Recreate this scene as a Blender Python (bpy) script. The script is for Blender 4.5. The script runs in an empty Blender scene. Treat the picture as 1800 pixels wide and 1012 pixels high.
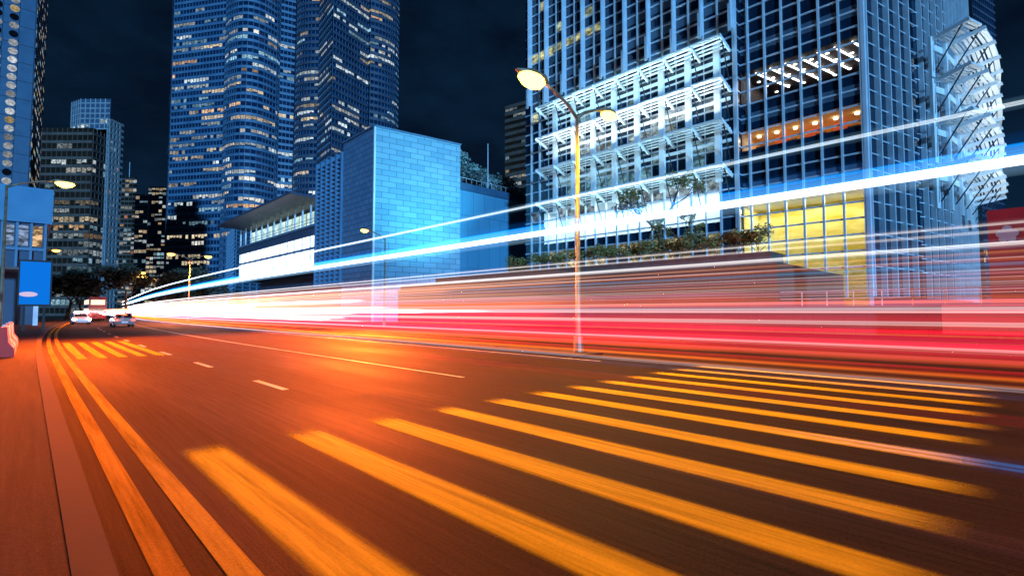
import bpy, math, random
from mathutils import Vector, Matrix
R = math.radians
rnd = random.Random(7)
sc = bpy.context.scene
C = sc.collection

# ------------------------------------------------------------------ camera
F = 870.0 / 1800.0 * 36.0
YAW = math.atan2(850, 870)
PITCH = math.atan2(42, 870)
cam = bpy.data.cameras.new('camera'); cam.lens = F; cam.sensor_width = 36.0
cam.clip_start = 0.05; cam.clip_end = 5000
co = bpy.data.objects.new('camera', cam); C.objects.link(co)
co.location = (0, 0, 1.6)
co.rotation_euler = (R(90) + PITCH, 0, -YAW)
sc.camera = co

# ------------------------------------------------------------------ world
W = bpy.data.worlds.new('World'); sc.world = W; W.use_nodes = True
nt = W.node_tree; nt.nodes.clear()
n = nt.nodes.new; L = nt.links.new
SUN_EL, SUN_DIR = 6, Vector((0.45, 0.885, -0.12)).normalized()
sky = n('ShaderNodeTexSky'); sky.sky_type = 'NISHITA'; sky.sun_disc = False
sky.sun_elevation = R(SUN_EL) * -1; sky.sun_rotation = math.atan2(-SUN_DIR.x, -SUN_DIR.y)
tc = n('ShaderNodeTexCoord')
mp = n('ShaderNodeMapping'); mp.inputs['Scale'].default_value = (1.4, 1.4, 3.2); L(tc.outputs['Generated'], mp.inputs['Vector'])
nz = n('ShaderNodeTexNoise'); nz.inputs['Scale'].default_value = 2.6; nz.inputs['Detail'].default_value = 7; nz.inputs['Roughness'].default_value = .58
L(mp.outputs[0], nz.inputs['Vector'])
rp = n('ShaderNodeValToRGB'); rp.color_ramp.elements[0].position = .42; rp.color_ramp.elements[0].color = (.0010, .0028, .0105, 1)
rp.color_ramp.elements[1].position = .72; rp.color_ramp.elements[1].color = (.0035, .016, .040, 1)
L(nz.outputs['Fac'], rp.inputs['Fac'])
sx = n('ShaderNodeSeparateXYZ'); L(tc.outputs['Generated'], sx.inputs[0])
# glow of the city towards the horizon
mr = n('ShaderNodeMapRange'); mr.inputs[1].default_value = 0; mr.inputs[2].default_value = .55; mr.inputs[3].default_value = 1; mr.inputs[4].default_value = 0
L(sx.outputs['Z'], mr.inputs[0])
gl = n('ShaderNodeMix'); gl.data_type = 'RGBA'; gl.blend_type = 'ADD'; gl.inputs[7].default_value = (.003, .013, .030, 1)
L(mr.outputs[0], gl.inputs[0]); L(rp.outputs[0], gl.inputs[6])
ad = n('ShaderNodeMix'); ad.data_type = 'RGBA'; ad.blend_type = 'ADD'; ad.inputs[0].default_value = .02
L(gl.outputs[2], ad.inputs[6]); L(sky.outputs[0], ad.inputs[7])
bg = n('ShaderNodeBackground'); bg.inputs['Strength'].default_value = .8
L(ad.outputs[2], bg.inputs['Color'])
wo = n('ShaderNodeOutputWorld'); L(bg.outputs[0], wo.inputs['Surface'])

sun = bpy.data.lights.new('facade_fill_sun', 'SUN'); sun.energy = 4.2; sun.angle = R(3); sun.color = (.18, .53, 1.0)  # unseen blue fill sun, added to brighten the facades
so = bpy.data.objects.new('facade_fill_sun', sun); C.objects.link(so)
so.rotation_euler = SUN_DIR.to_track_quat('-Z', 'Y').to_euler()

sc.view_settings.view_transform = 'Standard'; sc.view_settings.look = 'None'
sc.view_settings.exposure = 0; sc.view_settings.gamma = 1
sc.render.engine = 'CYCLES'
sc.cycles.transparent_max_bounces = 96
sc.cycles.max_bounces = 6
sc.cycles.sample_clamp_indirect = 4

# ------------------------------------------------------------------ helpers
SY, CY = math.sin(YAW), math.cos(YAW)
def ray(px, py):                                  # horizontal direction and rise for a pixel of the photograph
    u, v = px - 900.0, 548.0 - py
    return (870 * SY + u * CY, 870 * CY - u * SY, v)
def at_y(px, Y):                                  # ground point straight below pixel column px at depth Y
    a = ray(px, 0); return (a[0] / a[1] * Y, Y)
def at_x(px, X):
    a = ray(px, 0); return (X, a[1] / a[0] * X)
def curve(Y):                                     # the road bends gently to the right far away
    if Y < 20: return 0.0
    if Y < 84: return .00062 * (Y - 20) ** 2
    return .00062 * 4096 + .0794 * (Y - 84)

def tag(o, label=None, cat=None, group=None, kind=None):
    if label: o['label'] = label
    if cat: o['category'] = cat
    if group: o['group'] = group
    if kind: o['kind'] = kind
    return o
def empty(name, loc, label, cat, group=None):
    o = bpy.data.objects.new(name, None); C.objects.link(o); o.location = loc
    o.empty_display_size = .2
    return tag(o, label, cat, group)

class MB:
    def __init__(s, org=(0, 0, 0)):
        s.v = []; s.f = []; s.c = []; s.o = Vector(org); s.col = (1, 1, 1)
    def quad(s, a, b, c, d):
        i = len(s.v); s.v += [Vector(a), Vector(b), Vector(c), Vector(d)]; s.f.append((i, i+1, i+2, i+3)); s.c.append(s.col)
    def poly(s, pts):
        i = len(s.v); s.v += [Vector(p) for p in pts]; s.f.append(tuple(range(i, i+len(pts)))); s.c.append(s.col)
    def box(s, x0, y0, z0, x1, y1, z1):
        s.obox(Vector(((x0+x1)/2, (y0+y1)/2, (z0+z1)/2)), Vector((abs(x1-x0)/2, 0, 0)), Vector((0, abs(y1-y0)/2, 0)), Vector((0, 0, abs(z1-z0)/2)))
    def obox(s, c, a, b, d):                      # centre and three half axes
        i = len(s.v); c = Vector(c); a = Vector(a); b = Vector(b); d = Vector(d)
        for k in (-1, 1):
            for (p, q) in ((-1, -1), (1, -1), (1, 1), (-1, 1)):
                s.v.append(c + a*p + b*q + d*k)
        fs = [(3, 2, 1, 0), (4, 5, 6, 7), (0, 1, 5, 4), (1, 2, 6, 5), (2, 3, 7, 6), (3, 0, 4, 7)]
        for f in fs: s.f.append(tuple(i+j for j in f)); s.c.append(s.col)
    def bar(s, p, q, w, h=None, up=(0, 0, 1)):    # square bar from p to q
        p = Vector(p); q = Vector(q); h = h or w
        d = q - p; l = d.length
        if l < 1e-5: return
        d.normalize(); u = Vector(up)
        if abs(d.dot(u)) > .98: u = Vector((0, 1, 0))
        sd = d.cross(u).normalized(); u = sd.cross(d)
        s.obox((p+q)/2, d*l/2, sd*w/2, u*h/2)
    def tube(s, pts, rs, n=8, cap=True, flat=None):
        i0 = len(s.v); m = len(pts); pts = [Vector(p) for p in pts]
        for k in range(m):
            d = (pts[min(k+1, m-1)] - pts[max(k-1, 0)]).normalized()
            u = Vector((0, 0, 1)) if abs(d.z) < .95 else Vector((0, 1, 0))
            a = d.cross(u).normalized(); b = d.cross(a)
            r = rs[k] if hasattr(rs, '__len__') else rs
            ra, rb = r if hasattr(r, '__len__') else (r, r)
            for j in range(n):
                t = 2*math.pi*j/n
                s.v.append(pts[k] + a*math.cos(t)*ra + b*math.sin(t)*rb)
        for k in range(m-1):
            for j in range(n):
                a0 = i0+k*n+j; a1 = i0+k*n+(j+1) % n
                s.f.append((a0, a1, a1+n, a0+n)); s.c.append(s.col)
        if cap:
            s.f.append(tuple(i0+j for j in range(n))[::-1]); s.c.append(s.col)
            s.f.append(tuple(i0+(m-1)*n+j for j in range(n))); s.c.append(s.col)
    def build(s, name, mat, parent=None, smooth=False, colors=False):
        me = bpy.data.meshes.new(name)
        me.from_pydata([tuple(v - s.o) for v in s.v], [], s.f)
        if colors:
            at = me.color_attributes.new('Col', 'FLOAT_COLOR', 'CORNER')
            buf = []
            for f, c in zip(s.f, s.c): buf += [c[0], c[1], c[2], 1.0] * len(f)
            at.data.foreach_set('color', buf)
        if smooth: me.polygons.foreach_set('use_smooth', [True]*len(me.polygons))
        me.materials.append(mat); me.update()
        o = bpy.data.objects.new(name, me); C.objects.link(o)
        if parent is not None: o.parent = parent
        else: o.location = s.o
        return o

def part(name, mat, root, fn, smooth=False, colors=False):
    m = MB(root.location); fn(m); return m.build(name, mat, root, smooth, colors)

# ------------------------------------------------------------------ materials
M = {}
def mat(name, base, rough=.6, metal=0, noise=None, bump=0, scale=6, stretch=(1, 1, 1), spec=.5, coat=0):
    m = bpy.data.materials.new(name); m.use_nodes = True; t = m.node_tree; b = t.nodes['Principled BSDF']
    b.inputs['Roughness'].default_value = rough; b.inputs['Metallic'].default_value = metal
    b.inputs['Specular IOR Level'].default_value = spec
    b.inputs['Coat Weight'].default_value = coat
    b.inputs['Base Color'].default_value = (*base, 1)
    if noise is not None or bump:
        tcn = t.nodes.new('ShaderNodeTexCoord'); mpn = t.nodes.new('ShaderNodeMapping'); mpn.inputs['Scale'].default_value = stretch
        t.links.new(tcn.outputs['Object'], mpn.inputs['Vector'])
        nn = t.nodes.new('ShaderNodeTexNoise'); nn.inputs['Scale'].default_value = scale; nn.inputs['Detail'].default_value = 6
        t.links.new(mpn.outputs[0], nn.inputs['Vector'])
        if noise is not None:
            r = t.nodes.new('ShaderNodeValToRGB'); r.color_ramp.elements[0].position = .3; r.color_ramp.elements[1].position = .7
            r.color_ramp.elements[0].color = (*base, 1); r.color_ramp.elements[1].color = (*noise, 1)
            t.links.new(nn.outputs['Fac'], r.inputs['Fac']); t.links.new(r.outputs[0], b.inputs['Base Color'])
            rr = t.nodes.new('ShaderNodeMapRange'); rr.inputs[3].default_value = max(0, rough-.12); rr.inputs[4].default_value = min(1, rough+.12)
            t.links.new(nn.outputs['Fac'], rr.inputs[0]); t.links.new(rr.outputs[0], b.inputs['Roughness'])
        if bump:
            bp = t.nodes.new('ShaderNodeBump'); bp.inputs['Strength'].default_value = bump; bp.inputs['Distance'].default_value = .05
            t.links.new(nn.outputs['Fac'], bp.inputs['Height']); t.links.new(bp.outputs[0], b.inputs['Normal'])
    M[name] = m; return m
def emat(name, col, st):
    m = bpy.data.materials.new(name); m.use_nodes = True; t = m.node_tree; t.nodes.clear()
    e = t.nodes.new('ShaderNodeEmission'); e.inputs[0].default_value = (*col, 1); e.inputs[1].default_value = st
    o = t.nodes.new('ShaderNodeOutputMaterial'); t.links.new(e.outputs[0], o.inputs[0]); M[name] = m; return m
def litmat(name, st, sc_=(1.2, 1.2, 3.0), lo=.12):
    """light coming out of a room: the colour of each window with the uneven look of ceiling lights and blinds"""
    m = bpy.data.materials.new(name); m.use_nodes = True; t = m.node_tree; t.nodes.clear()
    a = t.nodes.new('ShaderNodeAttribute'); a.attribute_name = 'Col'
    tcn = t.nodes.new('ShaderNodeTexCoord'); mpn = t.nodes.new('ShaderNodeMapping'); mpn.inputs['Scale'].default_value = sc_
    t.links.new(tcn.outputs['Object'], mpn.inputs['Vector'])
    nn = t.nodes.new('ShaderNodeTexNoise'); nn.inputs['Scale'].default_value = 1; nn.inputs['Detail'].default_value = 4; nn.inputs['Roughness'].default_value = .7
    t.links.new(mpn.outputs[0], nn.inputs['Vector'])
    r = t.nodes.new('ShaderNodeMapRange'); r.inputs[1].default_value = .42; r.inputs[2].default_value = .62; r.inputs[3].default_value = lo; r.inputs[4].default_value = 1
    t.links.new(nn.outputs['Fac'], r.inputs[0])
    mu = t.nodes.new('ShaderNodeMath'); mu.operation = 'MULTIPLY'; mu.inputs[1].default_value = st; t.links.new(r.outputs[0], mu.inputs[0])
    e = t.nodes.new('ShaderNodeEmission'); t.links.new(a.outputs['Color'], e.inputs[0]); t.links.new(mu.outputs[0], e.inputs[1])
    g = t.nodes.new('ShaderNodeBsdfGlossy'); g.inputs['Roughness'].default_value = .1; g.inputs[0].default_value = (.04, .04, .05, 1)
    ad_ = t.nodes.new('ShaderNodeAddShader'); t.links.new(e.outputs[0], ad_.inputs[0]); t.links.new(g.outputs[0], ad_.inputs[1])
    o = t.nodes.new('ShaderNodeOutputMaterial'); t.links.new(ad_.outputs[0], o.inputs[0]); M[name] = m; return m
def volmat(name, col, st):
    """glowing air along the path of a lamp: pure volume emission, so the edge is soft from every side"""
    m = bpy.data.materials.new(name); m.use_nodes = True; t = m.node_tree; t.nodes.clear()
    e = t.nodes.new('ShaderNodeEmission'); e.inputs[0].default_value = (*col, 1); e.inputs[1].default_value = st
    o = t.nodes.new('ShaderNodeOutputMaterial'); t.links.new(e.outputs[0], o.inputs['Volume']); M[name] = m; return m

def brickmat(name, c1, c2, mortar, w, h, rough=.25, metal=.3, ms=.03, axis='wall', spec=.5, bumpy=.3):
    """cladding panels; object coordinates, x along the wall and z up are fed by a generated wall mapping"""
    m = bpy.data.materials.new(name); m.use_nodes = True; t = m.node_tree; b = t.nodes['Principled BSDF']
    b.inputs['Roughness'].default_value = rough; b.inputs['Metallic'].default_value = metal; b.inputs['Specular IOR Level'].default_value = spec
    tcn = t.nodes.new('ShaderNodeTexCoord'); s_ = t.nodes.new('ShaderNodeSeparateXYZ'); t.links.new(tcn.outputs['Object'], s_.inputs[0])
    ad_ = t.nodes.new('ShaderNodeMath'); t.links.new(s_.outputs['X'], ad_.inputs[0]); t.links.new(s_.outputs['Y'], ad_.inputs[1])
    cb = t.nodes.new('ShaderNodeCombineXYZ'); t.links.new(ad_.outputs[0], cb.inputs[0]); t.links.new(s_.outputs['Z'], cb.inputs[1])
    br = t.nodes.new('ShaderNodeTexBrick'); t.links.new(cb.outputs[0], br.inputs['Vector'])
    br.inputs['Scale'].default_value = 1; br.inputs['Brick Width'].default_value = w; br.inputs['Row Height'].default_value = h
    br.inputs['Mortar Size'].default_value = ms; br.inputs['Color1'].default_value = (*c1, 1); br.inputs['Color2'].default_value = (*c2, 1); br.inputs['Mortar'].default_value = (*mortar, 1)
    t.links.new(br.outputs['Color'], b.inputs['Base Color'])
    bp = t.nodes.new('ShaderNodeBump'); bp.inputs['Strength'].default_value = bumpy; bp.inputs['Distance'].default_value = .05; bp.invert = True
    t.links.new(br.outputs['Fac'], bp.inputs['Height']); t.links.new(bp.outputs[0], b.inputs['Normal'])
    M[name] = m; return m

def streakmat(name, base, noise, rough, dens=14, wear=0, paint=None, spec=.5):
    """road surface worn along the driving direction (world Y)"""
    m = bpy.data.materials.new(name); m.use_nodes = True; t = m.node_tree; b = t.nodes['Principled BSDF']
    b.inputs['Specular IOR Level'].default_value = spec
    g = t.nodes.new('ShaderNodeNewGeometry')
    mpn = t.nodes.new('ShaderNodeMapping'); mpn.inputs['Scale'].default_value = (dens, .35, 1); t.links.new(g.outputs['Position'], mpn.inputs['Vector'])
    n1 = t.nodes.new('ShaderNodeTexNoise'); n1.inputs['Scale'].default_value = 1; n1.inputs['Detail'].default_value = 5; n1.inputs['Roughness'].default_value = .7; t.links.new(mpn.outputs[0], n1.inputs['Vector'])
    mp2 = t.nodes.new('ShaderNodeMapping'); mp2.inputs['Scale'].default_value = (.5, .06, 1); t.links.new(g.outputs['Position'], mp2.inputs['Vector'])
    n2 = t.nodes.new('ShaderNodeTexNoise'); n2.inputs['Scale'].default_value = 1.4; n2.inputs['Detail'].default_value = 4; t.links.new(mp2.outputs[0], n2.inputs['Vector'])
    n3 = t.nodes.new('ShaderNodeTexNoise'); n3.inputs['Scale'].default_value = 70; n3.inputs['Detail'].default_value = 3; t.links.new(g.outputs['Position'], n3.inputs['Vector'])
    r = t.nodes.new('ShaderNodeValToRGB'); r.color_ramp.elements[0].position = .32; r.color_ramp.elements[1].position = .68
    r.color_ramp.elements[0].color = (*base, 1); r.color_ramp.elements[1].color = (*noise, 1)
    mx = t.nodes.new('ShaderNodeMath'); mx.operation = 'MULTIPLY_ADD'; mx.inputs[1].default_value = .6; t.links.new(n1.outputs['Fac'], mx.inputs[0])
    m2 = t.nodes.new('ShaderNodeMath'); m2.operation = 'MULTIPLY'; m2.inputs[1].default_value = .4; t.links.new(n2.outputs['Fac'], m2.inputs[0]); t.links.new(m2.outputs[0], mx.inputs[2])
    n4 = t.nodes.new('ShaderNodeTexNoise'); n4.inputs['Scale'].default_value = 38; n4.inputs['Detail'].default_value = 4; n4.inputs['Roughness'].default_value = .8; t.links.new(g.outputs['Position'], n4.inputs['Vector'])
    m4 = t.nodes.new('ShaderNodeMath'); m4.operation = 'MULTIPLY_ADD'; m4.inputs[1].default_value = .55; m4.inputs[2].default_value = -.275; t.links.new(n4.outputs['Fac'], m4.inputs[0])
    m5 = t.nodes.new('ShaderNodeMath'); m5.operation = 'ADD'; t.links.new(mx.outputs[0], m5.inputs[0]); t.links.new(m4.outputs[0], m5.inputs[1])
    t.links.new(m5.outputs[0], r.inputs['Fac']); t.links.new(r.outputs[0], b.inputs['Base Color'])
    rr = t.nodes.new('ShaderNodeMapRange'); rr.inputs[1].default_value = .3; rr.inputs[2].default_value = .7; rr.inputs[3].default_value = rough-.1; rr.inputs[4].default_value = rough+.12
    t.links.new(n2.outputs['Fac'], rr.inputs[0]); t.links.new(rr.outputs[0], b.inputs['Roughness'])
    h = t.nodes.new('ShaderNodeMath'); h.operation = 'ADD'; t.links.new(n1.outputs['Fac'], h.inputs[0]); t.links.new(n3.outputs['Fac'], h.inputs[1])
    bp = t.nodes.new('ShaderNodeBump'); bp.inputs['Strength'].default_value = .35; bp.inputs['Distance'].default_value = .012
    t.links.new(h.outputs[0], bp.inputs['Height']); t.links.new(bp.outputs[0], b.inputs['Normal'])
    if wear:                                     # paint rubbed away in long scratches and at the ends
        tcn = t.nodes.new('ShaderNodeTexCoord'); s_ = t.nodes.new('ShaderNodeSeparateXYZ'); t.links.new(tcn.outputs['Generated'], s_.inputs[0])
        def edge(out, a):
            p = t.nodes.new('ShaderNodeMath'); p.operation = 'PINGPONG'; p.inputs[1].default_value = .5; t.links.new(out, p.inputs[0])
            q = t.nodes.new('ShaderNodeMapRange'); q.inputs[1].default_value = 0; q.inputs[2].default_value = a; q.interpolation_type = 'SMOOTHSTEP'; t.links.new(p.outputs[0], q.inputs[0]); return q
        e1 = edge(s_.outputs['X'], .22 if wear == 1 else .0001); e2 = edge(s_.outputs['Y'], .10 if wear == 1 else .001)
        pm = t.nodes.new('ShaderNodeMath'); pm.operation = 'MULTIPLY'; t.links.new(e1.outputs[0], pm.inputs[0]); t.links.new(e2.outputs[0], pm.inputs[1])
        w1 = t.nodes.new('ShaderNodeMapRange'); w1.inputs[1].default_value = .34; w1.inputs[2].default_value = .56; w1.inputs[3].default_value = .62; w1.inputs[4].default_value = 1; t.links.new(n1.outputs['Fac'], w1.inputs[0])
        pn = t.nodes.new('ShaderNodeMath'); pn.operation = 'MULTIPLY'; t.links.new(pm.outputs[0], pn.inputs[0]); t.links.new(w1.outputs[0], pn.inputs[1])
        t.links.new(pn.outputs[0], b.inputs['Alpha'])
    M[name] = m; return m

streakmat('asphalt', (.008, .0055, .0038), (.062, .038, .021), .72, 16, spec=.04)
streakmat('yellow_paint', (.60, .40, .006), (.88, .62, .008), .7, 10, wear=1, spec=.08)
streakmat('line_paint', (.34, .18, .005), (.70, .40, .01), .7, 10, wear=2, spec=.08)
streakmat('white_paint', (.6, .58, .54), (.8, .78, .74), .6, 10, wear=2, spec=.2)
streakmat('paving', (.008, .006, .005), (.060, .045, .034), .8, 9, spec=.15)
mat('kerb', (.010, .009, .008), .85, noise=(.028, .024, .02), scale=5)
mat('ground', (.03, .03, .03), .9, noise=(.05, .05, .05), scale=.2)
mat('stone', (.06, .055, .05), .6, noise=(.11, .10, .09), scale=1.2, bump=.1)
mat('tower_glass', (0.0032, 0.0144, 0.0400), .12, noise=(0.0064, 0.0320, 0.0800), scale=.08, spec=.6)
mat('tower_band', (0.0500, 0.1200, 0.2100), .55, 0, noise=(0.0850, 0.1800, 0.2900), scale=.15)
mat('tower_band_dark', (0.0400, 0.0500, 0.0800), .5, 0, noise=(0.0650, 0.0850, 0.1300), scale=.15)
mat('bay_glass', (.02, .09, .20), .16, .2, noise=(.05, .18, .36), scale=.12, spec=.7)
mat('bay_band', (0.0700, 0.1800, 0.3000), .5, 0, noise=(0.1000, 0.2300, 0.3700), scale=.15)
mat('dark_core', (.004, .006, .012), .7)
mat('steel', (.62, .70, .78), .35, .3, noise=(.76, .82, .88), scale=.8)
mat('white_steel', (.75, .80, .82), .45, .1, noise=(.86, .90, .92), scale=1.5)
mat('curtain_glass', (.003, .012, .028), .08, noise=(.007, .028, .060), scale=.25, spec=.8)
mat('louvre', (.10, .16, .22), .5, .3)
mat('granite_blue', (0.0300, 0.0840, 0.1560), .5, noise=(0.0420, 0.1080, 0.1920), scale=.4)
mat('brown_glass', (.012, .008, .006), .2, noise=(.04, .02, .012), scale=.1)
mat('brown_band', (0.0800, 0.0560, 0.0480), .5, noise=(0.1280, 0.0880, 0.0720), scale=.3)
mat('pale_grid', (0.2310, 0.2530, 0.2750), .6, noise=(0.3025, 0.3300, 0.3520), scale=.4)
mat('navy_wall', (0.0300, 0.0600, 0.1080), .6, noise=(0.0480, 0.0900, 0.1500), scale=.3)
mat('bark', (.07, .045, .03), .9, noise=(.16, .11, .07), scale=9, bump=.4, stretch=(1, 1, .3))
mat('leaf_green', (.035, .06, .02), .6, noise=(.10, .13, .04), scale=2)
mat('leaf_olive', (0.1300, 0.1300, 0.0325), .6, noise=(0.3640, 0.2860, 0.0780), scale=2)
mat('leaf_blue', (0.1120, 0.1820, 0.1680), .4, noise=(0.3360, 0.4200, 0.4060), scale=1.5)
mat('leaf_dark', (.02, .03, .02), .7, noise=(.05, .06, .04), scale=1.5)
mat('lamp_metal', (.12, .10, .07), .5, .3, noise=(.32, .26, .17), scale=3)
mat('dark_metal', (.03, .035, .04), .4, .6)
mat('blue_panel', (.05, .20, .36), .4, noise=(.07, .25, .42), scale=.6)
mat('red_panel', (.20, .008, .012), .5, noise=(.30, .015, .02), scale=.5)
mat('white_plastic', (.78, .76, .74), .4, noise=(.66, .62, .6), scale=3)
mat('red_plastic', (.62, .04, .03), .4, noise=(.48, .03, .03), scale=3)
mat('rubber', (.02, .02, .02), .8)
mat('rim', (.5, .5, .52), .3, .9)
mat('silver_paint', (.42, .43, .45), .25, .6, coat=.6)
mat('white_paint_car', (.75, .75, .76), .25, .1, coat=.6)
mat('bus_red', (.45, .015, .02), .25, coat=.6)
mat('car_glass', (.01, .012, .015), .06, spec=.8)
mat('room_wall', (.55, .38, .20), .8, noise=(.68, .50, .28), scale=.5)
mat('room_yellow', (.55, .40, .03), .8, noise=(.85, .78, .42), scale=.30, stretch=(1, 1, 3.5))
mat('room_dark', (.05, .03, .025), .7)
mat('room_red', (.45, .07, .03), .7)
mat('room_white', (.75, .80, .80), .8, noise=(.62, .70, .72), scale=.5)
mat('plaster', (.28, .26, .27), .8)
brickmat('cube_cladding', (0.1716, 0.3588, 0.4836), (0.2652, 0.4680, 0.5928), (0.0468, 0.1248, 0.1872), 1.9, .85, .3, .25, .035)  # front cladding lightened, floodlit brightness put into its colour
brickmat('cube_cladding_side', (0.0990, 0.2475, 0.4125), (0.1402, 0.3135, 0.4950), (0.0248, 0.0825, 0.1485), 1.6, .85, .35, .25, .05)  # darker, bluer copy of the cladding without that lightening
brickmat('wall_panels', (0.0900, 0.3060, 0.4680), (0.1170, 0.3600, 0.5400), (0.0270, 0.1260, 0.2160), 2.4, 9, .35, .2, .03)
brickmat('podium_stone', (.06, .048, .042), (.08, .066, .056), (.03, .025, .02), 1.2, .6, .6, 0, .02)
litmat('lit_window', 1.3)
litmat('lit_window_near', 1.1, (1.0, 1.0, 1.6), .15)
litmat('lit_porthole', 1.0, (.8, .8, 1.6), .35)
litmat('shop_light', 1.0, (.5, .5, .9), .55)
emat('sodium_lens', (1.0, .58, .07), 11)
emat('sodium_lens_far', (1.0, .42, .05), 12)
emat('white_lamp', (1, .97, .92), 9)
emat('warm_lamp', (1, .80, .45), 9)
emat('headlamp', (1, .96, .95), 60)
emat('taillamp', (1, .03, .02), 14)
emat('screen_blue', (.004, .21, .90), .85)
emat('screen_pink', (.75, .60, .85), .9)
emat('cabin_light', (1, .85, .6), 1.4)
g_ = bpy.data.materials.new('clear_glass'); g_.use_nodes = True; t = g_.node_tree; t.nodes.clear()
tr = t.nodes.new('ShaderNodeBsdfTransparent'); tr.inputs[0].default_value = (.86, .92, .94, 1)
gg = t.nodes.new('ShaderNodeBsdfGlossy'); gg.inputs['Roughness'].default_value = .03; gg.inputs[0].default_value = (.8, .9, 1, 1)
mxs = t.nodes.new('ShaderNodeMixShader'); mxs.inputs[0].default_value = .10
t.links.new(tr.outputs[0], mxs.inputs[1]); t.links.new(gg.outputs[0], mxs.inputs[2])
oo = t.nodes.new('ShaderNodeOutputMaterial'); t.links.new(mxs.outputs[0], oo.inputs[0]); M['clear_glass'] = g_

# ------------------------------------------------------------------ ground, road, pavements
def strip(m, xa, xb, y0, y1, z, step=6):
    ys = [y0]
    while ys[-1] < y1 - 1e-6: ys.append(min(y1, ys[-1] + (step if ys[-1] > 15 else 15)))
    for a, b in zip(ys, ys[1:]):
        m.quad((xa+curve(a), a, z), (xb+curve(a), a, z), (xb+curve(b), b, z), (xa+curve(b), b, z))
def kerbed(m, xa, xb, y0, y1, z0, z1):
    strip(m, xa, xb, y0, y1, z1)
    ys = [y0] + [y for y in range(20, int(y1), 6)] + [y1]
    for x in (xa, xb):
        for a, b in zip(ys, ys[1:]): m.quad((x+curve(a), a, z0), (x+curve(b), b, z0), (x+curve(b), b, z1), (x+curve(a), a, z1))
m = MB(); m.quad((-900, -300, -.03), (2500, -300, -.03), (2500, 2500, -.03), (-900, 2500, -.03)); tag(m.build('ground', M['ground']), kind='structure')
m = MB(); strip(m, .42, 26, -40, 420, 0); tag(m.build('road', M['asphalt']), kind='structure')
m = MB(); kerbed(m, -14, .22, -40, 420, -.02, .125); tag(m.build('pavement_left', M['paving']), kind='structure')
m = MB(); kerbed(m, .225, .415, -40, 420, -.02, .13); tag(m.build('kerb_left', M['kerb']), kind='structure')
m = MB(); kerbed(m, 13.9, 15.1, 10.7, 420, .004, .12); tag(m.build('median', M['kerb']), kind='structure')
m = MB(); kerbed(m, 26, 38, -40, 420, -.02, .13); tag(m.build('pavement_right', M['paving']), kind='structure')

def mark(name, matn, label, cat, group, x0, y0, x1, y1, z=.005):
    yy = (y0+y1)/2
    mm = MB((x0+curve(yy), yy, 0))
    strip(mm, x0, x1, y0, y1, z, 6)
    return tag(mm.build(name, M[matn]), label, cat, group)
# crossing: thick yellow bars parallel to the traffic
words = ['nearest the kerb, widest in view', 'second from the kerb', 'third from the kerb', 'fourth from the kerb', 'fifth from the kerb', 'sixth from the kerb', 'seventh from the kerb', 'eighth from the kerb',
         'ninth from the kerb', 'tenth from the kerb', 'eleventh from the kerb', 'last before the median']
for k in range(12):
    xc = 1.52 + 1.15*k
    mark('crossing_bar', 'yellow_paint', 'broad yellow painted bar of the near crossing, ' + words[k], 'road marking', 'yellow bars of the near crossing', xc-.26, .25-rnd.random()*.2, xc+.26, 6.98)
mark('yellow_line', 'line_paint', 'yellow line hugging the left kerb, the outer of the pair', 'road marking', 'double yellow line along the left kerb', .60, -3, .76, 110, .005)
mark('yellow_line', 'line_paint', 'yellow line beside the left kerb, the inner of the pair nearer the lane', 'road marking', 'double yellow line along the left kerb', .92, -3, 1.08, 110, .005)
bars2 = ['leftmost', 'second from left', 'third from left', 'fourth from left', 'rightmost']
for k in range(5):
    xc = 1.35 + .55*k
    mark('crossing_bar', 'yellow_paint', 'short worn yellow bar of the far patch in the left lane, ' + bars2[k], 'road marking', 'yellow bars of the far patch', xc-.15, 21.5, xc+.15, 35)
dl = ['nearest', 'second nearest', 'third nearest', 'fourth nearest', 'fifth nearest', 'sixth nearest', 'seventh nearest', 'eighth nearest', 'ninth nearest', 'farthest']
for lane, (lx, who) in enumerate(((3.85, 'left lane line'),)):
    for k in range(10):
        mark('lane_dash', 'white_paint', 'thin white dash of the ' + who + ', ' + dl[k] + ' to the yellow crossing', 'road marking', 'white lane dashes', lx-.07, 10.6+5.8*k, lx+.07, 12.5+5.8*k)
mark('lane_line', 'white_paint', 'long thin white line between the second and third lanes', 'road marking', None, 7.62, 9.5, 7.72, 130)
mark('lane_line', 'white_paint', 'long thin white line beside the central kerb', 'road marking', None, 13.3, 9.5, 13.4, 130)

# ------------------------------------------------------------------ buildings
def path_points(path, bay):
    """split a polyline into bays: list of (p, q, normal)"""
    out = []
    for a, b in zip(path, path[1:]):
        a = Vector((a[0], a[1], 0)); b = Vector((b[0], b[1], 0)); d = b - a; l = d.length
        k = max(1, round(l / bay)); nn = Vector((d.y, -d.x, 0)).normalized()
        for i in range(k): out.append((a + d*i/k, a + d*(i+1)/k, nn))
    return out
def close_prism(m, path, back, z0, z1):
    pts = [Vector((p[0], p[1], 0)) for p in path] + [Vector((p[0], p[1], 0)) for p in back]
    k = len(pts)
    for i in range(k):
        a, b = pts[i], pts[(i+1) % k]
        m.quad((a.x, a.y, z0), (b.x, b.y, z0), (b.x, b.y, z1), (a.x, a.y, z1))
    m.poly([(p.x, p.y, z1) for p in pts])
PAL = [((.80, .95, 1.0), 5), ((1.0, .82, .55), 3), ((1.0, .62, .34), 1.5), ((.45, .80, 1.0), 4), ((1, 1, .92), 3), ((.9, .35, .2), .3)]
def pick(pal):
    t = rnd.random() * sum(w for _, w in pal)
    for c, w in pal:
        t -= w
        if t <= 0: return c
    return pal[0][0]
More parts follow.
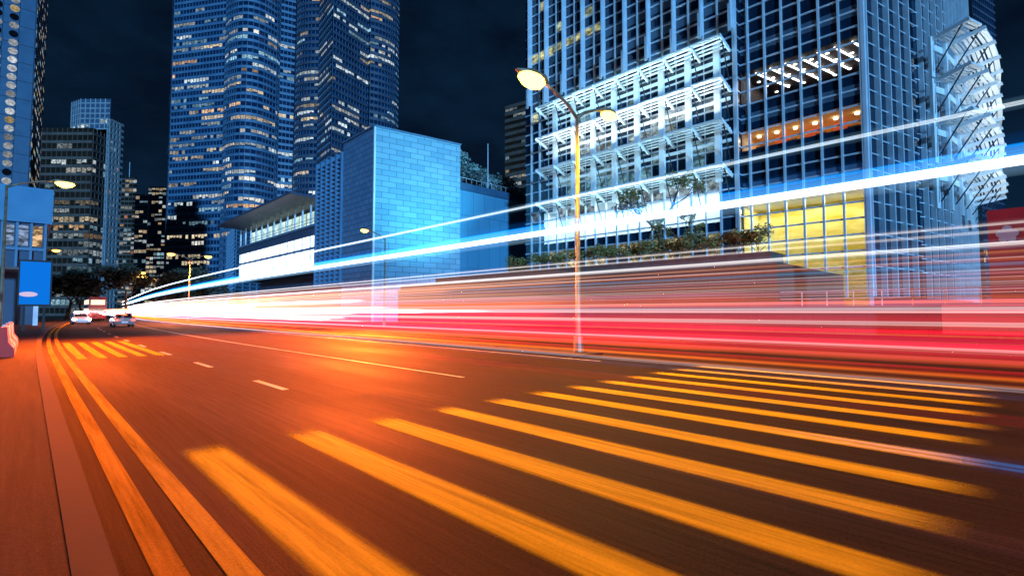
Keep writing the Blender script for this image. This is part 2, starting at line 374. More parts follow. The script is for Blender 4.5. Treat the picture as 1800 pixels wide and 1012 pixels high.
def windows(root, cells, matn, name='window', keep=100):
    """cells: (distance, quad, colour); the nearest 100 are parts, the others one mass"""
    cells.sort(key=lambda c: c[0])
    for d, q, col in cells[:keep]:
        m = MB(root.location); m.col = col; m.quad(*q); m.build(name, M[matn], root, colors=True)
    if cells[keep:]:
        m = MB(root.location)
        for d, q, col in cells[keep:]: m.col = col; m.quad(*q)
        tag(m.build(name, M[matn], root, colors=True), kind='stuff')
def tower(name, label, cat, path, back, z0, z1, fh, bay, glass, band, bandfrac=.42, out=.35, mull=.12, mdepth=.2, mullmat=None, lit=.16, litmatn='lit_window', pal=PAL,
          run=(3, 13), group=None, dark=(), strength=1.0, litz=None, wfrac=.9):
    cx = sum(p[0] for p in path)/len(path); cy = sum(p[1] for p in path)/len(path)
    root = empty(name, (cx, cy, z0), label, cat, group)
    part('wall', M[glass], root, lambda m: close_prism(m, path, back, z0, z1))
    bays = path_points(path, bay)
    nf = int((z1-z0)/fh)
    def bands(m):
        for a, b in zip(path, path[1:]):
            a = Vector((a[0], a[1], 0)); b = Vector((b[0], b[1], 0)); d = b-a; nn = Vector((d.y, -d.x, 0)).normalized()
            for f in range(nf+1):
                zb = z0 + f*fh; zt = zb + fh*bandfrac
                p = a + nn*out; q = b + nn*out
                m.quad((p.x, p.y, zb), (q.x, q.y, zb), (q.x, q.y, zt), (p.x, p.y, zt))
                m.quad((p.x, p.y, zt), (q.x, q.y, zt), (b.x, b.y, zt), (a.x, a.y, zt))
                m.quad((a.x, a.y, zb), (b.x, b.y, zb), (q.x, q.y, zb), (p.x, p.y, zb))
    if bandfrac > 0: part('spandrel', M[band], root, bands)
    def mulls(m):
        for a, b, nn in bays:
            c = a + nn*(mdepth/2 + .01); d = (b-a).normalized()
            m.obox((c.x, c.y, (z0+z1)/2), d*mull/2, nn*mdepth/2, (0, 0, (z1-z0)/2))
    if mull: part('mullion', M[mullmat or band], root, mulls)
    cells = []
    for f in range(nf):
        zb = z0 + f*fh + fh*bandfrac + .03; zt = z0 + (f+1)*fh - .05
        if litz and not litz(zb): continue
        k = 0; fl = lit * (.25 + 1.9*rnd.random()**1.3)
        while k < len(bays):
            if rnd.random() < fl / max(1, run[0]*.8):
                r = rnd.randint(*run); col = pick(pal); br = (.35 + .9*rnd.random())*strength
                for j in range(k, min(len(bays), k+r)):
                    if rnd.random() < .16: continue
                    a, b, nn = bays[j]; o = nn*.06; g = (b-a)*(1-wfrac)/2; p = a+o+g; q = b+o-g
                    bb = br*(.6+.7*rnd.random())
                    zl = zb + (zt-zb)*rnd.choice((0, 0, .25, .45))
                    mid = (p+q)/2
                    cells.append(((mid - Vector((0, 0, 0))).length + zb*.5, ((p.x, p.y, zl), (q.x, q.y, zl), (q.x, q.y, zt), (p.x, p.y, zt)), tuple(c*bb for c in col)))
                k += r
            else: k += 1
    windows(root, cells, litmatn)
    return root

def arc(p, q, bulge, k=8):
    """polyline from p to q bulging to the right-hand side (outwards) by 'bulge'"""
    p = Vector((p[0], p[1])); q = Vector((q[0], q[1])); d = q-p; nn = Vector((d.y, -d.x)).normalized()
    return [tuple(p + d*t + nn*bulge*4*t*(1-t)) for t in [i/k for i in range(k+1)]]
def PD(px, dist):                                 # plan point at distance (along the optical axis plane) for a pixel column
    a = ray(px, 0); s = dist / 870.0
    return (a[0]*s, a[1]*s)

# --- two very tall office towers (their tops leave the picture)
p0 = PD(290, 300); p1 = PD(384, 292); p2 = PD(390, 288); p3 = PD(476, 296); p4 = PD(482, 300); p5 = PD(509, 304)
path = [PD(287, 330), p0, p1] + arc(p2, p3, 9, 9) + [p4, p5]
tower('office_tower', 'tall blue banded office tower with rounded glass bay, left of the tall pair', 'tower', path, [PD(509, 350), PD(290, 360)], 0, 215, 4.0, 2.3,
      'tower_glass', 'tower_band', .40, .5, .25, .3, lit=.15)
p0 = PD(513, 300); p1 = PD(553, 286); p2 = PD(577, 268); p3 = PD(641, 292); p4 = PD(645, 290); p5 = PD(694, 318)
path = arc(p0, p1, 5, 6) + [PD(557, 283), p2, p3] + arc(p4, p5, 7, 8)
tower('office_tower', 'tall dark banded office tower with a sharp corner, right of the tall pair', 'tower', path, [PD(694, 360), PD(512, 360)], 0, 215, 4.0, 2.3,
      'tower_glass', 'tower_band_dark', .46, .6, .2, .3, mullmat='tower_band', lit=.17)

# --- far-left round-window tower
def porthole_tower():
    x1, Y = at_y(41, 262); x0 = x1 - 50
    x2, Y2 = at_y(60, 310)
    root = empty('porthole_tower', (x1, Y, 0), 'tall blue office tower with columns of round windows at the left edge', 'tower')
    part('wall', M['granite_blue'], root, lambda m: close_prism(m, [(x0, Y), (x1, Y), (x2, Y2)], [(x0, Y2)], 0, 200))
    def joints(m):
        for k in range(0, 12): m.box(x1-.3-k*4.4, Y-.06, 10, x1-.14-k*4.4, Y+.02, 200)
        for z in range(12, 198, 7): m.box(x0, Y-.05, z, x1, Y+.02, z+.16)
    part('panel_joint', M['dark_core'], root, joints)
    def ring(m, cx, cz, r0, r1, y, n=18):
        for j in range(n):
            a, b = 2*math.pi*j/n, 2*math.pi*(j+1)/n
            m.quad((cx+r0*math.cos(a), y, cz+r0*math.sin(a)), (cx+r1*math.cos(a), y, cz+r1*math.sin(a)), (cx+r1*math.cos(b), y, cz+r1*math.sin(b)), (cx+r0*math.cos(b), y, cz+r0*math.sin(b)))
    zs = [14 + 3.3*i for i in range(54)]
    fr = MB(root.location); cnt = 0
    for col in range(3):
        cx = x1 - 6.0 - col*4.4
        for i, z in enumerate(zs):
            r = 1.32
            ring(fr, cx, z, r, r+.2, Y-.12)
            m = MB(root.location)
            on = rnd.random() < .72
            b = .25+.75*rnd.random()
            m.col = tuple(c*b for c in ((.85, .92, 1) if rnd.random() < .8 else (1, .75, .35))) if on else (.002, .006, .012)
            m.poly([(cx+r*math.cos(2*math.pi*j/18), Y-.07, z+r*math.sin(2*math.pi*j/18)) for j in range(18)])
            if cnt < 100: m.build('round_window', M['lit_porthole'], root, colors=True)
            cnt += 1
    fr.build('window_ring', M['granite_blue'], root)
    # street side: narrow glazing strips
    def strips(m):
        d = Vector((x2-x1, Y2-Y, 0)); l = d.length; d.normalize(); nn = Vector((d.y, -d.x, 0))
        for z in range(12, 196, 4):
            p = Vector((x1, Y, 0))+nn*.1; q = p+d*l
            m.obox(((p+q)/2).to_tuple()[:2]+(z,), d*l/2, nn*.15, (0, 0, .7))
    part('ledge', M['granite_blue'], root, strips)
    cells = []
    d = Vector((x2-x1, Y2-Y, 0)); l = d.length; d.normalize(); nn = Vector((d.y, -d.x, 0))
    for z in range(12, 196, 4):
        for k in range(16):
            if rnd.random() < .35:
                p = Vector((x1, Y, 0))+nn*.06+d*(k+.1)*l/16; q = p+d*l/16*.7; col = pick(PAL)
                cells.append((k, ((p.x, p.y, z+1), (q.x, q.y, z+1), (q.x, q.y, z+3), (p.x, p.y, z+3)), tuple(c*.7 for c in col)))
    windows(root, cells, 'lit_window')
porthole_tower()

# --- brown glass block with pale gridded wing
pa, pb = PD(61, 184), PD(152, 184)
tower('office_block', 'dark brown glass office block with one warm lit storey behind the left street lamp', 'building', [pa, pb, PD(178, 191)], [PD(178, 215), PD(64, 207)], 0, 71, 3.1, 2.0,
      'brown_glass', 'brown_band', .34, .3, .15, .2, lit=.34, run=(3, 10), strength=.55)
tower('roof_house', 'pale blue gridded plant room rising above the brown glass block', 'building', [PD(112, 189), PD(128, 186), PD(181, 186)], [PD(181, 191), PD(118, 193)], 71.1, 83, 2.0, 1.8,
      'navy_wall', 'pale_grid', .22, .2, .35, .25, lit=.05)
tower('gridded_block', 'pale narrow tower block with a regular grid of small windows right of the brown block', 'building', [PD(178, 179), PD(181, 178), PD(205, 184)], [PD(205, 205), PD(178, 205)], 0, 72, 2.3, 1.6,
      'navy_wall', 'pale_grid', .40, .3, .7, .3, lit=.12, run=(1, 2), strength=.4)
# --- small distant blocks in the gap
for (a, b, d, h, ma, bn, lab, li) in ((206, 233, 330, 92, 'brown_glass', 'brown_band', 'distant reddish brown block with antenna and warm windows, left in the gap', .5),
                              (232, 254, 300, 72, 'navy_wall', 'pale_grid', 'distant pale blue slab with tall window strips in the gap', .3),
                              (254, 286, 340, 88, 'navy_wall', 'tower_band', 'distant blue block full of small lit windows beside the tall tower', .55)):
    r = tower('distant_block', lab, 'building', [PD(a, d*1.3), PD(b, d*1.3)], [PD(b, d*1.3+20), PD(a, d*1.3+20)], 0, h*1.3, 3.9, 3, ma, bn, .35, .2, .3, .2, lit=li, run=(1, 3), strength=.7)
    if h == 92: part('antenna', M['steel'], r, lambda m: m.tube([(r.location.x, r.location.y+1, 119.6), (r.location.x, r.location.y+1, 133)], .25, 6))

# --- louvred and banded block behind, right of the mall roof garden
tower('brick_tower', 'dark brown banded tower block behind the trees of the mall roof', 'tower', [PD(888, 300), PD(932, 290)], [PD(932, 330), PD(888, 330)], 0, 128, 4.2, 3.0,
      'brown_glass', 'brown_band', .5, .5, 0, lit=.12, run=(1, 3), strength=.5)
tower('dark_tower', 'dark slender tower at the right edge behind the curved canopies', 'tower', [PD(1732, 190), PD(1772, 200)], [PD(1772, 240), PD(1732, 240)], 0, 190, 3.2, 2.0,
      'tower_glass', 'tower_band_dark', .3, .3, .2, .2, lit=.03, run=(1, 2))

# --- the mall: louvred box, clad cube, lit gallery
def P(px, py, H):                                 # plan point of a roof edge seen at pixel (px, py) with height H
    a = ray(px, py); s = (H-1.6)/a[2]; return (a[0]*s, a[1]*s)
HC = 29.2
c0 = P(603, 250, HC); c1 = P(655, 218, HC); c2 = P(808, 252, HC)
c0 = (c1[0]+.1, c0[1])
def mall():
    root = empty('clad_cube', (c1[0], c1[1], 0), 'large pale blue cube clad in brick-like metal panels at the centre', 'building')
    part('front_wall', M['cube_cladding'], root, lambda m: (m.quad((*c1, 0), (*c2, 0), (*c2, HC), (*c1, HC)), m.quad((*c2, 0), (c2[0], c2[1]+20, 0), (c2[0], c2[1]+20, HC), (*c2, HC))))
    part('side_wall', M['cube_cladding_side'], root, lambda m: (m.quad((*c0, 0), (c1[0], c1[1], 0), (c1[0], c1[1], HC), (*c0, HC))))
    part('roof', M['navy_wall'], root, lambda m: m.poly([(*c1, HC-.01), (*c2, HC-.01), (c2[0], c2[1]+20, HC-.01), (c0[0], c0[1], HC-.01)]))
    def cop(m):
        for a, b in ((c0, c1), (c1, c2)): m.bar((*a, HC+.12), (*b, HC+.12), .5, .24)
    part('coping', M['tower_band'], root, cop)
    part('corner_trim', M['steel'], root, lambda m: m.box(c1[0]-.16, c1[1]-.16, 0, c1[0]+.1, c1[1]+.1, HC))
mall()
def louvre_box():
    y0 = c0[1]; y1 = P(555, 290, 27.7)[1]; X = c1[0]+.6
    root = empty('louvred_box', (X, y0, 0), 'blue box with vertical fins and rows of horizontal louvres left of the clad cube', 'building')
    part('wall', M['navy_wall'], root, lambda m: m.box(X, y0+.1, 0, X+25, y1, 27.4))
    def fins(m):
        for k in range(6):
            y = y0+.4+(y1-y0-.6)*k/5; m.box(X-.75, y-.18, 6, X-.02, y+.18, 28)
    part('fin', M['bay_band'], root, fins)
    def lou(m):
        z = 6.4
        while z < 27.4: m.obox((X-.36, (y0+y1)/2, z), (.26, 0, .12), (0, (y1-y0)/2-.3, 0), (-.03, 0, .06)); z += .74
    part('louvre', M['bay_band'], root, lou)
    return y1
LB = louvre_box()
def gallery():
    X = c1[0]+.6; y0 = LB+.1; y1 = 134
    root = empty('mall_gallery', (X, y0, 0), 'long low mall wing with lit glazed gallery under a thin overhanging roof', 'building')
    part('wall', M['navy_wall'], root, lambda m: (m.box(X+5, y0, 0, X+24, y1, 21.4), m.box(X, y0, 15.6, X+4.9, y1, 17.6), m.box(X, y0, 9.0, X+4.9, y1, 9.7)))
    part('roof', M['tower_band_dark'], root, lambda m: m.obox((X+2, (y0+y1)/2, 22.0), (7, 0, -.25), (0, (y1-y0)/2, 0), (0, 0, .22)))
    m = MB(root.location); m.col = (.80, .98, .90)
    k = 12
    for i in range(k):
        a = y0+.2+(y1-y0-.4)*i/k; b = y0+.2+(y1-y0-.4)*(i+1)/k - .3
        m = MB(root.location); m.col = (.85, 1.2, 1.1); m.quad((X+2.5, b, 17.6), (X+2.5, a, 17.6), (X+2.5, a, 21.2), (X+2.5, b, 21.2)); m.build('window', M['shop_light'], root, colors=True)
        m = MB(root.location); m.col = (3.2, 3.5, 3.9); m.quad((X+.3, b, 9.7), (X+.3, a, 9.7), (X+.3, a, 15.6), (X+.3, b, 15.6)); m.build('shop_window', M['shop_light'], root, colors=True)
    for i in range(k+1):
        y = y0+.2+(y1-y0-.4)*i/k - .15
        part('column', M['steel'], root, lambda m: m.box(X+.05, y-.12, 17.6, X+.35, y+.12, 21.7))
        part('shop_column', M['steel'], root, lambda m: m.box(X, y-.1, 9.7, X+.2, y+.1, 15.6))
    def rail(m):
        for z in (18.1, 18.7): m.bar((X-.05, y0, z), (X-.05, y1, z), .07)
        m.box(X-.4, y0, 17.1, X-.05, y1, 17.5); m.box(X-.5, y0, 12.9, X-.05, y1, 13.3)
    part('railing', M['bay_band'], root, rail)
gallery()
tower('finned_block', 'small blue louvred block at the far end of the mall wing', 'building', [PD(397, 165), PD(412, 138), PD(462, 150)], [PD(462, 170), PD(410, 175)], 0, 27, 1.1, 3, 'navy_wall', 'bay_band', .45, .25, .3, .3, lit=0)

# roof-garden wing to the right of the cube
HG = 23.4
g0 = P(808, 312, HG); g1 = P(925, 345, HG)
g0 = (c2[0]+.15, c2[1]+1.2); dv = Vector((g1[0]-g0[0], g1[1]-g0[1])); g1 = (g0[0]+dv.x*1.6, g0[1]+dv.y*1.6)
def wing():
    root = empty('garden_wing', (g0[0], g0[1], 0), 'blue panelled low wing with roof garden between the clad cube and the glass tower', 'building')
    part('wall', M['wall_panels'], root, lambda m: (m.quad((*g0, 0), (*g1, 0), (*g1, HG-1.2), (*g0, HG-1.2)), m.quad((*g0, HG-1.2), (*g1, HG-1.2), (g1[0], g1[1]+22, HG-1.2), (g0[0], g0[1]+22, HG-1.2))))
    part('parapet', M['granite_blue'], root, lambda m: m.bar((*g0, HG-.6), (*g1, HG-.6), .6, 1.2))
    def rl(m):
        m.bar((g0[0], g0[1]+.3, HG+1.05), (g1[0], g1[1]+.3, HG+1.05), .06)
        for k in range(24):
            t_ = k/23; x = g0[0]+(g1[0]-g0[0])*t_; y = g0[1]+(g1[1]-g0[1])*t_+.3; m.bar((x, y, HG), (x, y, HG+1.05), .05)
    part('railing', M['steel'], root, rl)
wing()

# ------------------------------------------------------------------ the glass tower on the right
XA, XB = 58.0, 59.2
ya1 = at_x(925, XA)[1]; ya0 = at_x(1302, XA)[1]; yc = at_x(1530, XB)[1]
MOD, TR = 1.8, 1.63
HT = 78
sidep = [(XB, yc), (70.4, 7.3), (71.9, 8.6), (74.5, 7.4), (84, 5.6), (97, 4.6), (113, 4.7)]
LV = [17.7, 22.8, 27.7, 32.5]                     # canopy levels
def glass_tower():
    root = empty('glass_tower', (XB, yc, 0), 'pale steel gridded glass tower with floodlit canopies filling the right half', 'tower')
    w0 = (XA, ya1); w1 = (XA, ya0); w2 = (XB, ya0); w3 = (XB, yc)
    main = [w0, w1, w2, w3]
    # openings: (face x, y0, y1, z0, z1)
    lobby = (XB, yc+.1, ya0-.1, 2.2, 13.9); rest = (XB, yc+.1, ya0-.1, 20.3, 22.6); dining = (XB, yc+.1, ya0-.1, 25.6, 29.6)
    hall = (XA, ya0+2, ya1-4, 12.2, 17.2)
    def glass(m):
        def face(X, ya, yb, za, zb): m.quad((X, yb, za), (X, ya, za), (X, ya, zb), (X, yb, zb))
        face(XA, ya0, ya1, 0, 12.2); face(XA, ya0, ya0+2, 12.2, 17.2); face(XA, ya1-4, ya1, 12.2, 17.2); face(XA, ya0, ya1, 17.2, HT)
        m.quad((XA, ya0, 0), (XB, ya0, 0), (XB, ya0, HT), (XA, ya0, HT))
        zz = [0, 2.2, 13.9, 20.3, 22.6, 25.6, 29.6, HT]
        for i in range(0, 7, 2): face(XB, yc, ya0, zz[i], zz[i+1])
        for a, b in zip(sidep, sidep[1:]): m.quad((*a, 0), (*b, 0), (*b, HT), (*a, HT))
        m.quad((*sidep[-1], 0), (113, 70, 0), (113, 70, HT), (*sidep[-1], HT))
        m.quad((XA, ya1, 0), (113, ya1, 0), (113, ya1, HT), (XA, ya1, HT))
        m.poly([(*p, HT) for p in ([(XA, ya1), (XA, ya0), (XB, ya0)] + sidep + [(113, ya1)])])
    part('curtain_wall', M['curtain_glass'], root, glass)
    # room interiors behind clear glass
    def rooms(m, box, depth, inner):
        X, ya, yb, za, zb = box; Xi = X+depth
        m.quad((Xi, yb, za), (Xi, ya, za), (Xi, ya, zb), (Xi, yb, zb))
        m.quad((X, ya, za), (Xi, ya, za), (Xi, ya, zb), (X, ya, zb)) if inner else None
        m.quad((X, yb, za), (Xi, yb, za), (Xi, yb, zb), (X, yb, zb))
    part('lobby_wall', M['room_yellow'], root, lambda m: rooms(m, lobby, 5, True))
    part('restaurant_wall', M['room_wall'], root, lambda m: rooms(m, rest, 7, False))
    part('dining_wall', M['room_dark'], root, lambda m: rooms(m, dining, 9, False))
    part('hall_wall', M['room_white'], root, lambda m: rooms(m, hall, 5, True))
    for nm, bx, d, fm, cm in (('lobby', lobby, 5, 'stone', 'room_yellow'), ('restaurant', rest, 7, 'room_wall', 'room_wall'), ('dining', dining, 9, 'room_dark', 'room_dark'), ('hall', hall, 5, 'stone', 'room_white')):
        X, ya, yb, za, zb = bx
        part(nm+'_floor', M[fm], root, lambda m: m.quad((X, ya, za+.003), (X+d, ya, za+.003), (X+d, yb, za+.003), (X, yb, za+.003)))
        part(nm+'_ceiling', M[cm], root, lambda m: m.quad((X, ya, zb-.003), (X+d, ya, zb-.003), (X+d, yb, zb-.003), (X, yb, zb-.003)))
        part(nm+'_glazing', M['clear_glass'], root, lambda m: m.quad((X+.02, yb, za), (X+.02, ya, za), (X+.02, ya, zb), (X+.02, yb, zb)))
        col, e = {'lobby': ((1, .90, .50), 900), 'restaurant': ((1, .66, .32), 420), 'dining': ((1, .75, .55), 160), 'hall': ((.80, .95, 1), 2600)}[nm]
        l = bpy.data.lights.new(nm+'_light', 'AREA'); l.shape = 'RECTANGLE'; l.size = d*.7; l.size_y = (yb-ya)*.9; l.energy = e; l.color = col
        lo = bpy.data.objects.new(nm+'_light', l); C.objects.link(lo); lo.location = (X+d*.5, (ya+yb)/2, zb-.12)
    # ceiling lamps of the dining floor: slanting tubes and round downlights
    X, ya, yb, za, zb = dining
    for k in range(7):
        y = yb-1.4-k*(yb-ya)/7.4
        m = MB(root.location); m.bar((X+.8, y, zb-.15), (X+7.5, y-1.6, zb-.15), .12, .1); m.build('ceiling_lamp', M['white_lamp'], root)
        for j in range(4):
            m = MB(root.location); cx, cyy = X+1.2+j*2+rnd.random(), y+.9-j*.3
            m.poly([(cx+.2*math.cos(a*.6283), cyy+.2*math.sin(a*.6283), zb-.05) for a in range(10)]); m.build('downlight', M['white_lamp'], root)
    X, ya, yb, za, zb = rest
    for k in range(6):
        y = ya+.9+k*(yb-ya)/6
        m = MB(root.location); m.tube([(X+2.5, y, zb-.25), (X+2.5, y, zb-.08)], .22, 8); m.build('downlight', M['warm_lamp'], root)
    for k, y in enumerate((ya+2.6, ya+5.2, ya+8.4)):
        m = MB(root.location); m.box(X+3.2, y-.7, za+.01, X+3.9, y+.7, zb-.5); m.build('screen', M['room_red'], root)
    for k, y in enumerate((ya+1.2, ya+4.2, ya+7, ya+10.4)):
        m = MB(root.location); m.box(X+2, y-.5, za+.01, X+2.8, y+.5, za+.8); m.build('table', M['room_dark'], root)
    # mullions: fins standing proud of the glass
    def mull(m):
        y = ya0+.15; k = 0
        while y < ya1:
            if k % 2 == 0 and 1 < k < 18: m.box(XA-.26, y-.06, 5.5, XA-.01, y+.06, 17); m.box(XA-.1, y-.05, 17, XA-.01, y+.05, 33); m.box(XA-.30, y-.10, 33, XA-.01, y+.10, HT)
            else: m.box(XA-.30, y-.10, 5.5, XA-.01, y+.10, HT)
            y += MOD; k += 1
        y = yc+.1
        while y < ya0: m.box(XB-.30, y-.10, 3, XB-.01, y+.10, HT); y += MOD
    part('mullion', M['steel'], root, mull)
    def trans(m):
        z = 6.1; k = 0
        while z < HT:
            m.box(XA-.16, ya0, z-.09, XA-.012, ya1, z+.09)
            m.box(XB-.16, yc, z-.09, XB-.012, ya0, z+.09)
            m.box(XA, ya0-.12, z-.06, XB, ya0-.012, z+.06)
            z += TR
    part('transom', M['steel'], root, trans)
    # louvred plant strips
    def lou(X, zl, ya, yb, k):
        def f(m):
            m.box(X-.03, ya, zl-.02, X-.013, yb, zl+.2*k-.09)
            for j in range(k): m.box(X-.06, ya, zl+.2*j, X-.031, yb, zl+.2*j+.09)
        return f
    for zl in (15.4, 23.5, 31.7, 38.2, 44.7, 51.2): part('louvre', M['louvre'], root, lou(XB, zl, yc+.1, ya0-.1, 6))
    for zl in (34.4, 37.6, 40.9): part('louvre', M['louvre'], root, lou(XA, zl, ya0+.1, ya1-6, 8))
    def cornr(m):
        m.box(XB-.34, yc-.3, 0, XB-.1, yc+.02, HT); m.box(XA-.34, ya0-.22, 0, XA-.05, ya0+.04, HT)
    part('corner_post', M['steel'], root, cornr)
    # tall stepped fins above the canopies
    def fins(m):
        y = ya0+.15; k = 0
        while y < ya1:
            if k % 2 == 0:
                z0 = 34.6+.25*(k % 4)
                m.box(XA-1.0, y-.05, z0, XA-.31, y+.05, HT)
                m.box(XA-1.25, y-.16, z0-.6, XA-1.0, y+.16, z0+2.6)
            y += MOD; k += 1
    part('fin', M['steel'], root, fins)
    # white portal columns behind the canopies
    def cols(m):
        y = ya0+.15+MOD; k = 0
        while y < ya1-4:
            m.box(XA-.75, y-.36, 16.8, XA-.33, y+.36, 33.4); y += 2*MOD
        for z in LV[1:]:
            m.box(XA-.62, ya0+.5, z-1.5, XA-.34, ya1-5, z-1.15)
    part('portal_frame', M['white_steel'], root, cols)
    # side face
    def sfins(m):
        for a, b, nn in path_points(sidep[:2], 2.5) + path_points(sidep[2:], 2.6):
            c = a + nn*.28; d = (b-a).normalized()
            m.obox((c.x, c.y, HT/2+1.5), d*.09, nn*.26, (0, 0, HT/2-1.6))
    part('side_fin', M['steel'], root, sfins)
    def strans(m):
        for a, b in zip(sidep, sidep[1:]):
            a = Vector((*a, 0)); b = Vector((*b, 0)); d = b-a; nn = Vector((d.y, -d.x, 0)).normalized(); z = 6.1
            while z < HT:
                c = (a+b)/2+nn*.09; m.obox((c.x, c.y, z), d/2, nn*.08, (0, 0, .06)); z += TR
    part('side_transom', M['steel'], root, strans)
    # canopies: brackets, slats, edge beam, tie rods
    def canopy(pts, z, width, rise, step, slots, label=None, soff=False):
        bays = path_points(pts, step)
        can = MB(root.location)
        for a, b, nn in bays:
            for j in range(slots):
                t_ = (j+.5)/slots
                if soff and j % 3 == 2: w = .12
                else: w = width/slots*(.62 if not soff else .8)
                p = a+nn*width*t_; q = b+nn*width*t_; zz = z+rise*t_
                can.obox(((p+q)/2).to_tuple()[:2]+(zz,), (q-p)/2*1.002, nn*w/2, (0, 0, .04))
            p = a+nn*(width+.05); q = b+nn*(width+.05)
            can.bar((p.x, p.y, z+rise+.05), (q.x, q.y, z+rise+.05), .16, .2)
        o = can.build('canopy', M['white_steel'], root)
        for a, b, nn in bays + [(bays[-1][1], bays[-1][1], bays[-1][2])]:
            m = MB(root.location)
            p = a-nn*.0; q = a+nn*(width+.3)
            m.bar((p.x, p.y, z-.45), (q.x, q.y, z+rise-.12), .16, .42)
            m.build('bracket', M['white_steel'], o)
            m = MB(root.location); r_ = a+nn*width*.95; s_ = a+nn*.35
            m.tube([(r_.x, r_.y, z+rise-.1), (s_.x, s_.y, z-4.0)], .07, 6); m.build('tie_rod', M['dark_metal'], o)
        return o
    for z in LV: canopy([(XA-.3, ya1-5), (XA-.3, ya0+.5)], z, 2.5, .5, 2*MOD, 4)
    fan = [(71.6, 5.9), (74.5, 4.9), (79, 4.3), (84, 4.0), (89, 3.9), (94, 4.0), (99, 4.2)]
    for i, z in enumerate(LV):
        fp = [(x, y) for x, y in fan]
        canopy(fp, z, 3.2, .35, 4.2, 8, soff=True)
    def fw(m):
        for a, b in zip(fan, fan[1:]):
            a = Vector((*a, 0)); b = Vector((*b, 0)); d = b-a; nn = Vector((d.y, -d.x, 0)).normalized()
            for zt in LV: 
                c = (a+b)/2-nn*.2; m.obox((c.x, c.y, zt-1.0), d/2, nn*.1, (0, 0, .35)); m.obox((a.x, a.y, zt-2.4), d.normalized()*.35, nn*.15, (0, 0, 2.3))
    part('bay_frame', M['white_steel'], root, fw)
    # lit rooms scattered in the curtain wall
    cells = []
    def cell(X, y, z, col, k=1):
        cells.append((z, ((X-.013, y+MOD-.12, z+.1), (X-.013, y+.12, z+.1), (X-.013, y+.12, z+TR*k-.1), (X-.013, y+MOD-.12, z+TR*k-.1)), col))
    NY = int((ya1-ya0)/MOD)
    for (za, na, nb, col, p_) in ((6.1+TR*22, 10, 18, (.95, .95, .45), .85), (6.1+TR*24, 6, 20, (.7, .85, .55), .5), (6.1+TR*27, 10, 22, (.9, .9, .6), .5), (6.1+TR*16, 16, 20, (.9, .95, .6), .6), (6.1+TR*19, 17, 20, (1, .9, .5), .6),
                               (6.1+TR*8, 1, NY-3, (.22, .50, .62), .55), (6.1+TR*9, 1, NY-3, (.35, .62, .70), .45), (6.1+TR*11, 3, NY-5, (.55, .70, .72), .6), (6.1+TR*12, 1, NY-5, (.7, .85, .9), .55), (6.1+TR*14, 6, NY-5, (.3, .55, .62), .4),
                               (6.1+TR*6, 1, NY, (.45, .60, .66), .5), (6.1+TR*2, 1, NY-1, (.55, .50, .28), .8), (6.1+TR*1, 1, NY-1, (.6, .52, .25), .8), (6.1+TR*0, 1, NY-1, (.5, .42, .2), .8)):
        for k in range(na, min(NY, nb)):
            if rnd.random() < p_:
                b = .35+.6*rnd.random(); cell(XA, ya0+.15+MOD*k, za, tuple(c*b for c in col))
    for k in range(6):
        for j in range(20, 36):
            if rnd.random() < .06: cell(XB, yc+.1+MOD*k, 6.1+TR*j, (.1, .2, .3))
    windows(root, cells, 'lit_window_near')
    # floodlights along the canopies
    def flood(loc, size, rot, e, col):
        l = bpy.data.lights.new('canopy_floodlight', 'AREA'); l.shape = 'RECTANGLE'; l.size, l.size_y = size; l.energy = e; l.color = col
        o = bpy.data.objects.new('canopy_floodlight', l); C.objects.link(o); o.location = loc; o.rotation_euler = rot
    for i, z in enumerate(LV):
        e = (1500, 800, 3200, 2000)[i]
        flood((XA-2.2, (ya0+ya1)/2-3, z-3.6), (.4, 26), (0, R(180-28), 0), e, (.55, .90, 1) if i != 2 else (.8, .97, 1))
        flood((85, 1.6, z-3.8), (24, .5), (R(180+30), 0, 0), 620, (.85, .97, 1))
glass_tower()

# cube floodlight: a pole-mounted flood washes the clad cube
for (x, y, z, e, tx, ty, tz, ang) in ((44, 48, 6, 40000, 43, 65, 21, 70),):
    l = bpy.data.lights.new('cube_floodlight', 'SPOT'); l.energy = e; l.color = (.12, .75, 1); l.spot_size = R(ang); l.spot_blend = 1; l.shadow_soft_size = .5
    o = bpy.data.objects.new('cube_floodlight', l); C.objects.link(o); o.location = (x, y, z)
    o.rotation_euler = (Vector((tx, ty, tz))-Vector((x, y, z))).to_track_quat('-Z', 'Y').to_euler()

# ------------------------------------------------------------------ podium terrace, hedge, railings
def podium():
    root = empty('podium_wall', (38.2, 20, 0), 'low stone terrace wall below the hedge in front of the glass tower', 'wall')
    part('wall', M['podium_stone'], root, lambda m: m.box(38.2, 12, 0, 57.5, 62, 5.2))
    part('coping', M['stone'], root, lambda m: m.box(38.0, 12, 5.2, 39.0, 62, 5.4))
    part('low_wall', M['podium_stone'], root, lambda m: m.box(38.2, -12, 0, 57.5, 11.99, 2.0))
    part('planter', M['stone'], root, lambda m: m.box(40, 13, 5.2, 43, 56, 6.2))
    def rail(m):
        for z in (2.5, 3.0): m.bar((38.4, -12, z), (38.4, 11.9, z), .05)
        for k in range(16): m.bar((38.4, -12+1.5*k, 2.0), (38.4, -12+1.5*k, 3.0), .05)
    part('railing', M['steel'], root, rail)
podium()

